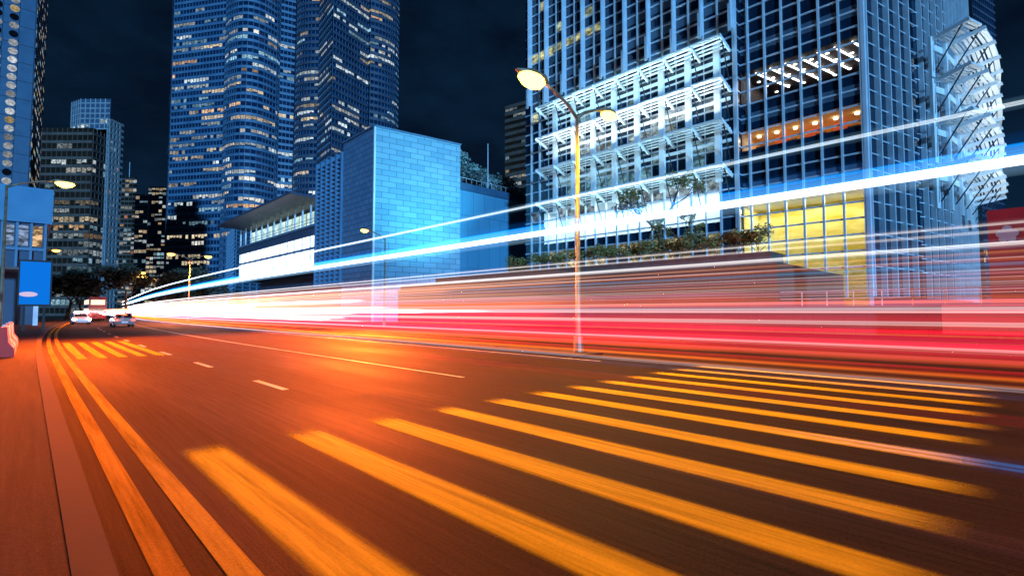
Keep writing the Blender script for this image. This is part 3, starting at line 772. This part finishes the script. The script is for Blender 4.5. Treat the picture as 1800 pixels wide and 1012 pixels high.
def leaf_cloud(m, c, r, nl, size, zs=.7):
    c = Vector(c)
    for _ in range(nl):
        while True:
            p = Vector((rnd.uniform(-1, 1), rnd.uniform(-1, 1), rnd.uniform(-1, 1)))
            if p.length < 1: break
        p = c + Vector((p.x*r, p.y*r, p.z*r*zs))
        a = Vector((rnd.gauss(0, 1), rnd.gauss(0, 1), rnd.gauss(0, .6))).normalized(); b = a.orthogonal().normalized()
        b = (b*math.cos(rnd.random()*6) + a.cross(b)*math.sin(rnd.random()*6)); s_ = size*(.6+.8*rnd.random())
        m.poly([p-a*s_, p-b*s_*.45, p+a*s_, p+b*s_*.45])
def limb(m, p, d, l, r, depth, tips, spread=.6):
    pts = [Vector(p)]; rs = [r]; d = Vector(d).normalized()
    for k in range(4):
        d = (d + Vector((rnd.gauss(0, .16), rnd.gauss(0, .16), rnd.gauss(0, .08)))).normalized()
        pts.append(pts[-1] + d*l/4); rs.append(r*(1-.42*(k+1)/4))
    m.tube(pts, rs, 6)
    if depth == 0: tips.append(pts[-1]); return
    for k in range(rnd.choice((2, 3, 3))):
        a = Vector((rnd.gauss(0, 1), rnd.gauss(0, 1), rnd.gauss(0, .35))).normalized()
        limb(m, pts[-1] if k else pts[3], (d+a*spread).normalized(), l*.72, rs[-1]*.8, depth-1, tips, spread)
def tree(name, label, loc, h, spread, leaf, nl, size, group=None, clump=.9, depth=3, extra=1, lean=(0, 0)):
    root = empty(name, loc, label, 'tree', group); m = MB(loc); tips = []
    base = Vector(loc)
    limb(m, base, (lean[0], lean[1], 1), h*.34, h*.030, depth, tips, spread)
    m.build('trunk', M['bark'], root, smooth=True)
    c = MB(loc)
    for t_ in tips:
        for _ in range(extra): leaf_cloud(c, t_+Vector((rnd.gauss(0, .3), rnd.gauss(0, .3), rnd.gauss(0, .2)))*clump, clump*(.6+.6*rnd.random()), nl, size)
    c.build('crown', M[leaf], root)
    return root
def place(px, X, z): return (*at_x(px, X), z)
# the open-branched tree on the terrace
tree('terrace_tree', 'sparse branching tree with olive leaves on the terrace in front of the canopies', place(1160, 42, 6.2), 11.0, .75, 'leaf_olive', 70, .16, clump=.75, depth=3)
tree('terrace_tree', 'small bare-limbed tree low on the terrace right of the sparse tree', place(1190, 41, 6.2), 6.0, .9, 'leaf_olive', 45, .13, clump=.55, depth=3)
# roof garden trees
for px, h, lab in ((800, 7.0, 'bluish roof-garden tree right behind the clad cube, tallest of the row'), (828, 5.2, 'bluish roof-garden tree, second from the clad cube'), (850, 4.4, 'low rounded roof-garden tree left of the flagpole foot'),
                   (874, 4.8, 'bluish roof-garden tree just right of the flagpole'), (898, 3.6, 'small roof-garden tree, second from the glass tower'), (918, 3.4, 'small roof-garden tree touching the glass tower edge')):
    t_ = g0[1]+6; a = ray(px, 0); x, y = a[0]/a[1]*t_, t_
    tree('roof_garden_tree', lab, (x, y, HG-1.2), h*1.7, .8, 'leaf_blue', 110, .34, 'trees of the mall roof garden', 1.8, 2, 2)
fx, fy = at_y(857, g0[1]+3)
r = empty('flagpole', (fx, fy, HG-1.2), 'slim pale flagpole standing among the roof-garden trees', 'pole')
part('pole', M['steel'], r, lambda m: m.tube([(fx, fy, HG-1.2), (fx, fy, HG+9.5)], [.12, .07], 8))
part('base', M['steel'], r, lambda m: m.tube([(fx, fy, HG-1.2), (fx, fy, HG-.8)], .35, 8))
# hedge shrubs
k = 0
hl = ['leftmost', 'second from left', 'third from left', 'fourth from left', 'fifth from left', 'sixth from left', 'seventh from left', 'eighth from left', 'ninth from left', 'tenth from left', 'eleventh from left', 'twelfth from left', 'rightmost']
hp = [905, 945, 985, 1020, 1055, 1090, 1122, 1152, 1185, 1222, 1262, 1300, 1335]
for k, px in enumerate(hp):
    loc = place(px, 40.9, 6.2); r = empty('shrub', loc, 'leafy green-brown shrub in the terrace planter, ' + hl[k] + ' of the row', 'shrub', 'shrubs in the terrace planter')
    m = MB(loc)
    for j in range(5):
        limb(m, loc, (rnd.gauss(0, .5), rnd.gauss(0, .5), 1), .9, .035, 0, [])
    m.build('stem', M['bark'], r)
    c = MB(loc)
    for j in range(7): leaf_cloud(c, Vector(loc)+Vector((rnd.gauss(0, .5), rnd.gauss(0, .8), .8+rnd.random()*.9)), .75, 130, .12)
    c.build('foliage', M['leaf_olive'], r)
# dark street trees far away
for px, X, h, lab in ((118, None, 11, 'dark street tree before the brown block, left of the gap'), (146, None, 10, 'dark street tree before the brown block, nearer the gap'),
                 (226, None, 13, 'dark street tree in the gap left of the tall towers'), (262, None, 13, 'dark street tree at the foot of the left tall tower'),
                 (318, None, 12, 'dark street tree behind the pair of distant lamps'), (352, None, 12, 'dark street tree between distant lamps and the mall wing')):
    Y = 118 + rnd.random()*16
    x, y = at_y(px, Y)
    tree('street_tree', lab, (x, y, .1), h, .7, 'leaf_dark', 120, .42, 'dark street trees at the far end', 1.9, 3, 1)

# ------------------------------------------------------------------ street lamps
def lamp(name, x, y, h, arms,  label, matn='sodium_lens', size0=1.0, power=0, col=(1, .45, .12), group='street lamps with orange light', z0=.13, aim=None, cone=165):
    root = empty(name, (x, y, z0), label, 'street lamp', group)
    part('post', M['lamp_metal'], root, lambda m: m.tube([(x, y, z0), (x, y, z0+.9), (x, y, h-.4)], [.12, .10, .065], 10), smooth=True)
    part('base', M['lamp_metal'], root, lambda m: m.tube([(x, y, z0), (x, y, z0+.55)], [.2, .17], 10))
    for s_ in arms:
        tip = Vector((x+s_, y, h+.25))
        part('arm', M['lamp_metal'], root, lambda m: m.tube([(x, y, h-.5), (x+s_*.3, y, h-.15), (x+s_*.75, y, h+.15), tuple(tip)], [.07, .06, .055, .05], 8), smooth=True)
        sg = 1 if s_ > 0 else -1
        size = size0*(.72 if (len(arms) == 2 and s_ > 0 and y < 20) else 1)
        def head(m):
            m.tube([tip+Vector((-sg*.1, 0, .02)), tip+Vector((sg*.15*size, 0, .07)), tip+Vector((sg*.5*size, 0, .07)), tip+Vector((sg*.85*size, 0, .02))], [(.06, .05), (.17*size, .08*size), (.19*size, .09*size), (.07, .04)], 10)
        hd = part('lamp_head', M['lamp_metal'], root, head, smooth=True)
        cc = tip + Vector((sg*.42*size, 0, -.09*size))
        m = MB(root.location)
        m.tube([cc+Vector((0, 0, .10*size)), cc+Vector((0, 0, .02*size)), cc+Vector((0, 0, -.08*size)), cc+Vector((0, 0, -.15*size))], [(.33*size, .17*size), (.36*size, .19*size), (.26*size, .14*size), (.06*size, .04*size)], 14)
        m.build('lens', M[matn], hd, smooth=True)
        if power:
            l = bpy.data.lights.new('street_lamp_light', 'SPOT'); l.energy = power; l.color = col; l.shadow_soft_size = .25; l.spot_size = R(cone); l.spot_blend = .6 if cone > 160 else 1
            o = bpy.data.objects.new('street_lamp_light', l); C.objects.link(o); o.location = cc + Vector((0, 0, -.4))
            if aim: o.rotation_euler = (Vector(aim)-o.location).to_track_quat('-Z', 'Y').to_euler()
lamp('street_lamp', 14.5, 11.35, 9.35, (-1.75, 1.55), 'tall double-armed street lamp, largest, its bulb blazing beside the glass tower', size0=1.7, power=4300, col=(1, .50, .02), z0=.14)
lamp('street_lamp', at_y(2, 44)[0], 44, 9.9, (2.1,), 'single-armed street lamp glowing orange at the left in front of the brown block', size0=1.4, power=90000, col=(1, .115, .008), aim=(11, 24, 0), cone=92)
lamp('street_lamp', 27.0, 47, 9.8, (-1.9,), 'single-armed street lamp glowing in front of the clad cube', size0=1.2, power=230000, col=(1, .12, .010), aim=(9, 25, 0), cone=92)
lamp('street_lamp', 14.5+curve(86), 87, 9.9, (-1.8, 1.8), 'distant double-armed street lamp before the foot of the left tall tower', 'sodium_lens_far', 1.4, power=30000, col=(1, .18, .02), z0=.14)
lamp('street_lamp', -.35+curve(93)-2.2, 93, 9.9, (-1.3, 1.3), 'distant double-armed street lamp in front of the blue pavilion', 'sodium_lens_far', 1.2, power=5000, col=(1, .2, .03))
lamp('street_lamp', 14.5+curve(131)-1.2, 131, 9.8, (-1.6, 1.6), 'farthest double-armed street lamp low above the vanishing road', 'sodium_lens_far', 1.6, power=6000, z0=.14)

# ------------------------------------------------------------------ left side: pavilion, billboard, barriers
def pavilion():
    Y = 74; x0 = -16; x1 = at_y(86, Y)[0]
    root = empty('pavilion', (x1, Y, 0), 'blue roofed pavilion with glazed upper floor at the left edge', 'building')
    part('roof', M['blue_panel'], root, lambda m: m.poly and (m.box(x0, Y, 11.2, x1, Y+22, 15.0)))
    part('wall', M['navy_wall'], root, lambda m: (m.box(x0, Y+.6, 6.4, x1-.5, Y+22, 11.19), m.box(x0, Y+6, .13, x1-1, Y+22, 6.39)))
    part('soffit', M['brown_band'], root, lambda m: m.box(x0, Y+.2, 6.1, x1-.2, Y+22, 6.38))
    def mul(m):
        x = x1-.5
        while x > x0: m.box(x-.1, Y+.3, 6.4, x+.1, Y+.58, 11.19); x -= 1.1
        m.box(x0, Y+.25, 8.2, x1-.4, Y+.3, 8.5)
    part('mullion', M['bay_band'], root, mul)
    for k in range(8):
        m = MB(root.location); m.col = (.25, .35, .55) if k % 3 else (.8, .5, .25); xx = x1-1.55-1.1*k
        m.quad((xx, Y+.57, 8.7), (xx+.8, Y+.57, 8.7), (xx+.8, Y+.57, 10.9), (xx, Y+.57, 10.9)); m.build('window', M['lit_window'], root, colors=True)
    def posts(m):
        for k in range(4): m.box(x1-1.2-4*k, Y+.8, .13, x1-.8-4*k, Y+1.2, 6.1)
    part('column', M['steel'], root, posts)
pavilion()
def billboard():
    Y = 55; xa = at_y(30, Y)[0]; xb = at_y(90, Y)[0]
    root = empty('billboard', ((xa+xb)/2, Y, .13), 'bright blue backlit billboard standing on the left pavement', 'billboard')
    part('screen', M['screen_blue'], root, lambda m: m.box(xa+.1, Y-.05, 2.2, xb-.1, Y+.05, 5.6))
    part('frame', M['dark_metal'], root, lambda m: (m.box(xa, Y-.08, 5.6, xb, Y+.12, 5.75), m.box(xa, Y-.08, 2.05, xb, Y+.12, 2.2), m.box(xa, Y-.08, 2.2, xa+.1, Y+.12, 5.6), m.box(xb-.1, Y-.08, 2.2, xb, Y+.12, 5.6), m.box(xa+.1, Y+.055, 2.2, xb-.1, Y+.12, 5.6)))
    part('picture', M['screen_pink'], root, lambda m: m.poly([(xb-1.35+.55*math.cos(a*.5236), Y-.06, 3.0+.2*math.sin(a*.5236)) for a in range(12)]))
    for x in (xa+.4, xb-.4): part('leg', M['dark_metal'], root, lambda m: m.box(x-.08, Y-.06, .13, x+.08, Y+.1, 2.05))
billboard()
r = empty('awning_kiosk', (-3.1, 34, .13), 'small kiosk with red awning at the left edge', 'kiosk')
part('wall', M['brown_band'], r, lambda m: m.box(-5.2, 32, .13, -2.4, 36, 2.7))
part('awning', M['red_panel'], r, lambda m: (m.obox((-2.4, 34, 3.1), (1.1, 0, -.35), (0, 2.3, 0), (0, 0, .05)), m.box(-1.33, 31.7, 2.35, -1.3, 36.3, 2.72)))
part('roof', M['red_panel'], r, lambda m: m.box(-5.3, 31.8, 3.3, -3.4, 36.2, 3.9))
m = MB(r.location); m.col = (.9, .6, .4); m.quad((-2.39, 35.5, 1.1), (-2.39, 32.5, 1.1), (-2.39, 32.5, 2.3), (-2.39, 35.5, 2.3)); m.build('window', M['shop_light'], r, colors=True)
def barrier(y, red, label):
    x = -.55; root = empty('barrier', (x, y, .125), label, 'barrier', 'plastic barriers along the left kerb')
    def body(m):
        prof = [(-.28, .125), (.28, .125), (.26, .4), (.12, .62), (.09, 1.1), (-.09, 1.1), (-.12, .62), (-.26, .4)]
        a = [(x+p[0], y-.85, p[1]) for p in prof]; b = [(x+p[0], y+.85, p[1]) for p in prof]
        for i in range(8): m.quad(a[i], a[(i+1) % 8], b[(i+1) % 8], b[i])
        m.poly(a[::-1]); m.poly(b)
    part('body', M['red_plastic' if red else 'white_plastic'], root, body)
    part('cap', M['white_plastic' if red else 'red_plastic'], root, lambda m: m.tube([(x, y+.3, 1.1), (x, y+.3, 1.16)], .07, 8))
for k, (y, red, lb) in enumerate(((24, 1, 'red plastic barrier nearest the camera on the left pavement'), (26, 0, 'white plastic barrier between two red ones, nearer of the white pair'), (28, 1, 'red plastic barrier between the two white ones'),
                                  (30, 0, 'white plastic barrier, the farther of the white pair'), (32, 1, 'red plastic barrier farthest from the camera'))):
    barrier(y, red, lb)

# red hoarding at the right edge with a pale star-like emblem
def hoarding():
    X = 36.5; ya = at_x(1830, X)[1]; yb = at_x(1742, X)[1]
    root = empty('hoarding', (X, yb, .13), 'red hoarding with a pale clover-shaped emblem at the right edge', 'hoarding')
    z0, z1 = 2.0, 7.0
    part('board', M['red_panel'], root, lambda m: m.box(X, ya-4, z0, X+.2, yb, z1))
    part('lower_board', M['room_red'], root, lambda m: m.box(X+.01, ya-4, .4, X+.19, yb+2, z0-.01))
    def emb(m):
        cy_, cz = at_x(1776, X)[1], 5.7
        for dy, dz, rr in ((0, .24, .19), (-.25, 0, .19), (.25, 0, .19), (0, -.05, .2), (-.16, -.28, .17), (.16, -.28, .17)):
            ox = .02+rr*.02+dz*.006+dy*.004
            m.tube([(X, cy_+dy, cz+dz), (X-ox, cy_+dy, cz+dz)], rr, 14)
    part('emblem', M['plaster'], root, emb)
    for y in (ya, (ya+yb)/2, yb-.3): part('post', M['dark_metal'], root, lambda m: m.box(X+.21, y-.1, .13, X+.4, y+.1, z1))
hoarding()

# ------------------------------------------------------------------ vehicles at the far end
def wheel(root, x, y, r, z0=0):
    o = MB(root.location); o.tube([(x-.11, y, z0+r), (x+.11, y, z0+r)], r, 16)
    w = o.build('wheel', M['rubber'], root)
    o = MB(root.location); o.tube([(x-.125, y, z0+r), (x+.125, y, z0+r)], r*.6, 12); o.build('rim', M['rim'], w)
def car(x, y, away, paint, label):
    root = empty('car', (x, y, 0), label, 'car')
    s = 1 if away else -1          # s=1: nose points +Y
    def P2(pts, w0, w1):
        def f(m):
            k = len(pts)
            A = [(x-(w0 if p[1] < .95 else w1), y+s*p[0], p[1]) for p in pts]; B = [(x+(w0 if p[1] < .95 else w1), y+s*p[0], p[1]) for p in pts]
            for i in range(k): m.quad(A[i], A[(i+1) % k], B[(i+1) % k], B[i])
            m.poly(A); m.poly(B[::-1])
        return f
    part('body', M[paint], root, P2([(-2.2, .3), (2.2, .3), (2.3, .55), (2.2, .78), (1.1, .94), (-1.6, .98), (-2.2, .94), (-2.28, .6)], .88, .86))
    part('cabin', M[paint], root, P2([(1.0, .96), (.25, 1.42), (-1.1, 1.46), (-1.9, .98)], .8, .68))
    part('rear_window', M['car_glass'], root, lambda m: m.quad((x-.6, y-s*1.86, 1.02), (x+.6, y-s*1.86, 1.02), (x+.54, y-s*1.22, 1.40), (x-.54, y-s*1.22, 1.40)))
    part('windscreen', M['car_glass'], root, lambda m: m.quad((x-.6, y+s*.96, 1.02), (x+.6, y+s*.96, 1.02), (x+.54, y+s*.34, 1.40), (x-.54, y+s*.34, 1.40)))
    for sx_ in (-1, 1):
        part('side_window', M['car_glass'], root, lambda m: m.quad((x+sx_*.69, y-s*1.5, 1.02), (x+sx_*.69, y+s*.7, 1.02), (x+sx_*.69, y+s*.2, 1.38), (x+sx_*.69, y-s*1.0, 1.38)))
        for yy in (-1.35, 1.4): wheel(root, x+sx_*.78, y+yy, .32)
        part('headlight', M['headlamp' if not away else 'white_plastic'], root, lambda m: m.box(x+sx_*.72-.16, y+s*2.24, .6, x+sx_*.72+.16, y+s*2.3, .76))
        part('taillight', M['taillamp'], root, lambda m: m.box(x+sx_*.7-.15, y-s*2.3, .66, x+sx_*.7+.15, y-s*2.24, .84))
    part('number_plate', M['white_plastic'], root, lambda m: m.box(x-.26, y-s*2.31, .45, x+.26, y-s*2.28, .57))
car(2.3+curve(84), 84, False, 'white_paint_car', 'small white car facing the camera with blazing headlights at the vanishing point')
car(5.9+curve(68), 68, True, 'silver_paint', 'silver car seen from behind with red tail lights in the second lane')
def bus(x, y):
    root = empty('double_decker_bus', (x, y, 0), 'red double-decker bus seen from behind where the road vanishes', 'bus')
    part('body', M['bus_red'], root, lambda m: m.box(x-1.25, y, .35, x+1.25, y+11, 4.35))
    part('rear_window', M['cabin_light'], root, lambda m: m.box(x-1.0, y-.03, 2.9, x+1.0, y-.002, 3.8))
    part('lower_rear_window', M['car_glass'], root, lambda m: m.box(x-1.0, y-.03, 1.5, x+1.0, y-.002, 2.2))
    for k in range(6):
        for z in (1.4, 3.0):
            part('side_window', M['cabin_light'], root, lambda m: m.box(x-1.27, y+.5+1.7*k, z, x-1.252, y+2+1.7*k, z+.85))
    for sx_ in (-1, 1):
        for yy in (2.5, 8.6): wheel(root, x+sx_*1.1, y+yy, .48)
        part('taillight', M['taillamp'], root, lambda m: m.box(x+sx_*1.0-.12, y-.04, .9, x+sx_*1.0+.12, y-.002, 1.25))
bus(3.9+curve(118), 118)

# ------------------------------------------------------------------ light trails: glowing air above the lanes
YS = [-7, -5.5, -4, -2, 0, 3, 7, 12, 20, 30, 42, 56, 70, 84, 100, 125, 150, 175]
def zof(ypx, X): return 1.6 + X/1251.0*(548-ypx)
def trail_path(m, X, z, ra, rb, y0=-7, y1=175, wob=0, n=10):
    ys = [y for y in YS if y0 < y < y1]; ys = [y0, y0+(1.5 if y0 > -7 else .01)] + [y for y in ys if y > y0+2.5] + [y1]
    ph = rnd.random()*6
    pts = [(X+curve(y)+wob*math.sin(y*.05+ph), y, z+wob*.4*math.sin(y*.07+ph)) for y in ys]
    rs = [(ra, rb)]*len(ys); rs[0] = (ra*.04, rb*.04) if y0 > -7 else rs[0]; rs[-1] = (ra*.15, rb*.15)
    m.tube(pts, rs, n)
def core(name, ypx, X, ra, rb, col, st, label, y0=-7, y1=175):
    """a passing lamp: several fine strands close together, the last a soft wide one of faint glow"""
    z = zof(ypx, X); m = MB((X, 0, 0)); k = 5 if rb > .05 else (3 if rb > .028 else 2)
    for j in range(k):
        f = (j-(k-1)/2)/k*2
        trail_path(m, X+rnd.uniform(-1, 1)*ra*.5, z+f*rb*.8, ra*(.35+.3*rnd.random()), rb*(1.15/k)*(.7+.6*rnd.random()), y0, y1, .008)
    o = tag(m.build('light_trail', volmat('trail_'+name, col, st), smooth=True), label, 'light trail', 'light trails of passing vehicles')
    h = MB((X, 0, 0)); trail_path(h, X, z, ra*2.2, rb*2.4, y0, y1)
    h.build('glow', volmat('glow_'+name, (col[0], col[1]*.8, col[2]) if col[2] < .9 else (.35*col[0], .7*col[1], 1), st*.02), o, smooth=True)
    return o
core('a', 176, 8.7, .028, .036, (.80, .92, 1.0), 30, 'thin white light trail, the highest of all, slanting across the glass tower')
core('b', 279, 9.0, .07, .085, (1.0, .98, .96), 34, 'thickest white light trail, a broad band under the blue one')
core('c', 262, 9.15, .07, .11, (.0, .30, 1.0), 11, 'broad sky-blue light trail lying just above the thickest white one')
core('d', 389, 8.8, .022, .024, (1, .92, .88), 16, 'thin white light trail, the upper of a close pair below the thickest band')
core('e', 402, 8.9, .018, .02, (1, .90, .84), 12, 'very thin white light trail, the lower of a close pair below the thickest band')
core('f', 426, 9.2, .024, .032, (1, .96, .94), 28, 'medium white light trail crossing the yellow lobby')
core('g', 462, 9.4, .02, .02, (.15, .55, 1.0), 9, 'thin blue light trail below the yellow lobby')
core('h', 441, 12.6, .03, .03, (1, .30, .14), 4, 'faint orange-red light trail over the hedge')
core('i', 531, 9.6, .04, .055, (1.0, .22, .30), 12, 'bright pink-red light trail at eye level, upper edge of the red band')
core('j', 545, 9.0, .05, .05, (1.0, .80, .86), 10, 'soft pinkish white light trail running level along the horizon')
core('k', 571, 8.6, .03, .035, (1.0, .62, .66), 16, 'pale pink light trail in the middle of the red band')
core('l', 601, 8.4, .05, .13, (1.0, .008, .06), 7, 'wide crimson light trail, strongest red of the band')
core('m', 619, 8.2, .022, .022, (1.0, .75, .72), 18, 'thin pinkish white light trail low in the red band')
core('n', 641, 8.0, .04, .05, (1.0, .25, .05), 5, 'orange-red light trail along the lower edge of the red band')
core('o', 686, 7.9, .022, .022, (.90, .72, .80), 9, 'thin greyish white light trail, lowest of the pale ones')
core('p', 700, 7.2, .03, .03, (.16, .20, .55), 2.0, 'faint violet light trail just above the yellow crossing bars')
core('q', 740, 6.6, .05, .06, (.75, .004, .03), 1.3, 'dim dark-red light trail lying over the yellow crossing bars', y1=14)
core('r', 822, 4.0, .022, .022, (.0, .30, .95), 13, 'short bright blue light trail low over the crossing at the right edge', y1=1.5)
core('s', 960, 3.4, .06, .05, (.30, .07, .09), .8, 'dim mauve light trail, the nearest and lowest over the crossing', y1=7)
# countless finer streaks, one mass per colour
def streaks(label, col, st, specs):
    m = MB((9, 0, 0))
    for sp in specs:
        (cnt, ya, yb, xa, xb, ra, rb) = sp[:7]; starts = sp[7] if len(sp) > 7 else (-7, -7, -7, 3, 9)
        for _ in range(cnt):
            yp = rnd.uniform(ya, yb); X = rnd.uniform(xa, xb); s_ = .5+rnd.random()
            trail_path(m, X, max(.25, zof(yp, X)), ra*s_, rb*s_*(.7+.6*rnd.random()), rnd.choice(starts), rnd.choice((110, 150, 175)), .02, 8)
    return tag(m.build('light_streaks', volmat('streak_'+label.split()[0], col, st), smooth=True), label, 'light streaks', None, 'stuff')
FARS = (14, 20, 26, 34, 44)
streaks('crimson streaks of tail lights filling the red band', (1.0, .003, .022), 2.2, [(38, 525, 660, 8.2, 13.2, .025, .030), (8, 545, 640, 8.5, 12, .05, .07), (6, 500, 535, 10, 13, .03, .04)])
streaks('scarlet fine streaks low in the red band', (1.0, .018, .008), 1.7, [(34, 585, 680, 8.0, 12.0, .025, .032)])
streaks('orange streaks along the lower red band', (1.0, .20, .01), 3.4, [(16, 620, 690, 8.0, 11, .018, .018), (16, 450, 530, 9, 13, .02, .022)])
streaks('amber streaks glowing in the distance', (1.0, .26, .02), 2.2, [(26, 450, 560, 9, 13, .05, .05, FARS)])  # emissive streaks also standing in for lamp glow on far foliage
streaks('pink streaks within the red band', (1.0, .06, .20), 2.6, [(14, 540, 640, 8.2, 13, .02, .02)])
streaks('white hair-thin streaks over the red band', (1.0, .88, .90), 9, [(8, 535, 625, 8.2, 13, .005, .006), (18, 425, 530, 9, 13, .009, .009), (4, 380, 450, 9, 13, .006, .006)])
streaks('blazing white headlamp streaks at the road end', (1.0, .95, .97), 5, [(16, 535, 600, 9.5, 13.2, .06, .06, FARS), (9, 480, 560, 9.5, 13, .05, .05, FARS)])
streaks('golden streaks along the band and the road end', (1.0, .50, .03), 4.5, [(8, 430, 500, 9, 13, .012, .012), (14, 500, 620, 9, 13, .014, .014)])
streaks('mauve blurred sides of passing buses', (.46, .17, .13), .20, [(18, 445, 535, 10, 12.6, .12, .20), (5, 430, 500, 10, 12.6, .10, .30)])
streaks('peach blurred sides of buses farther down the road', (.90, .30, .12), .26, [(16, 430, 540, 10, 12.6, .12, .22, (8, 12, 16, 22))])
streaks('maroon blurred sides of low passing cars', (.50, .015, .03), .55, [(14, 535, 630, 9.5, 12.6, .10, .15)])
streaks('violet thin streaks between the white ones', (.12, .24, .80), 2.4, [(10, 460, 530, 9, 13, .016, .016)])
streaks('ruby and amber far streaks low over the left lanes', (1.0, .16, .05), 3.0, [(12, 470, 640, 2.0, 6.5, .05, .04, (50, 60, 75))])  # added to fill the road end with glare
streaks('pale far streaks low over the left lanes', (1.0, .62, .78), 12.0, [(16, 500, 620, 2.0, 7.0, .05, .04, (52, 64, 78))])  # pale glare at the road end, added as glowing streaks
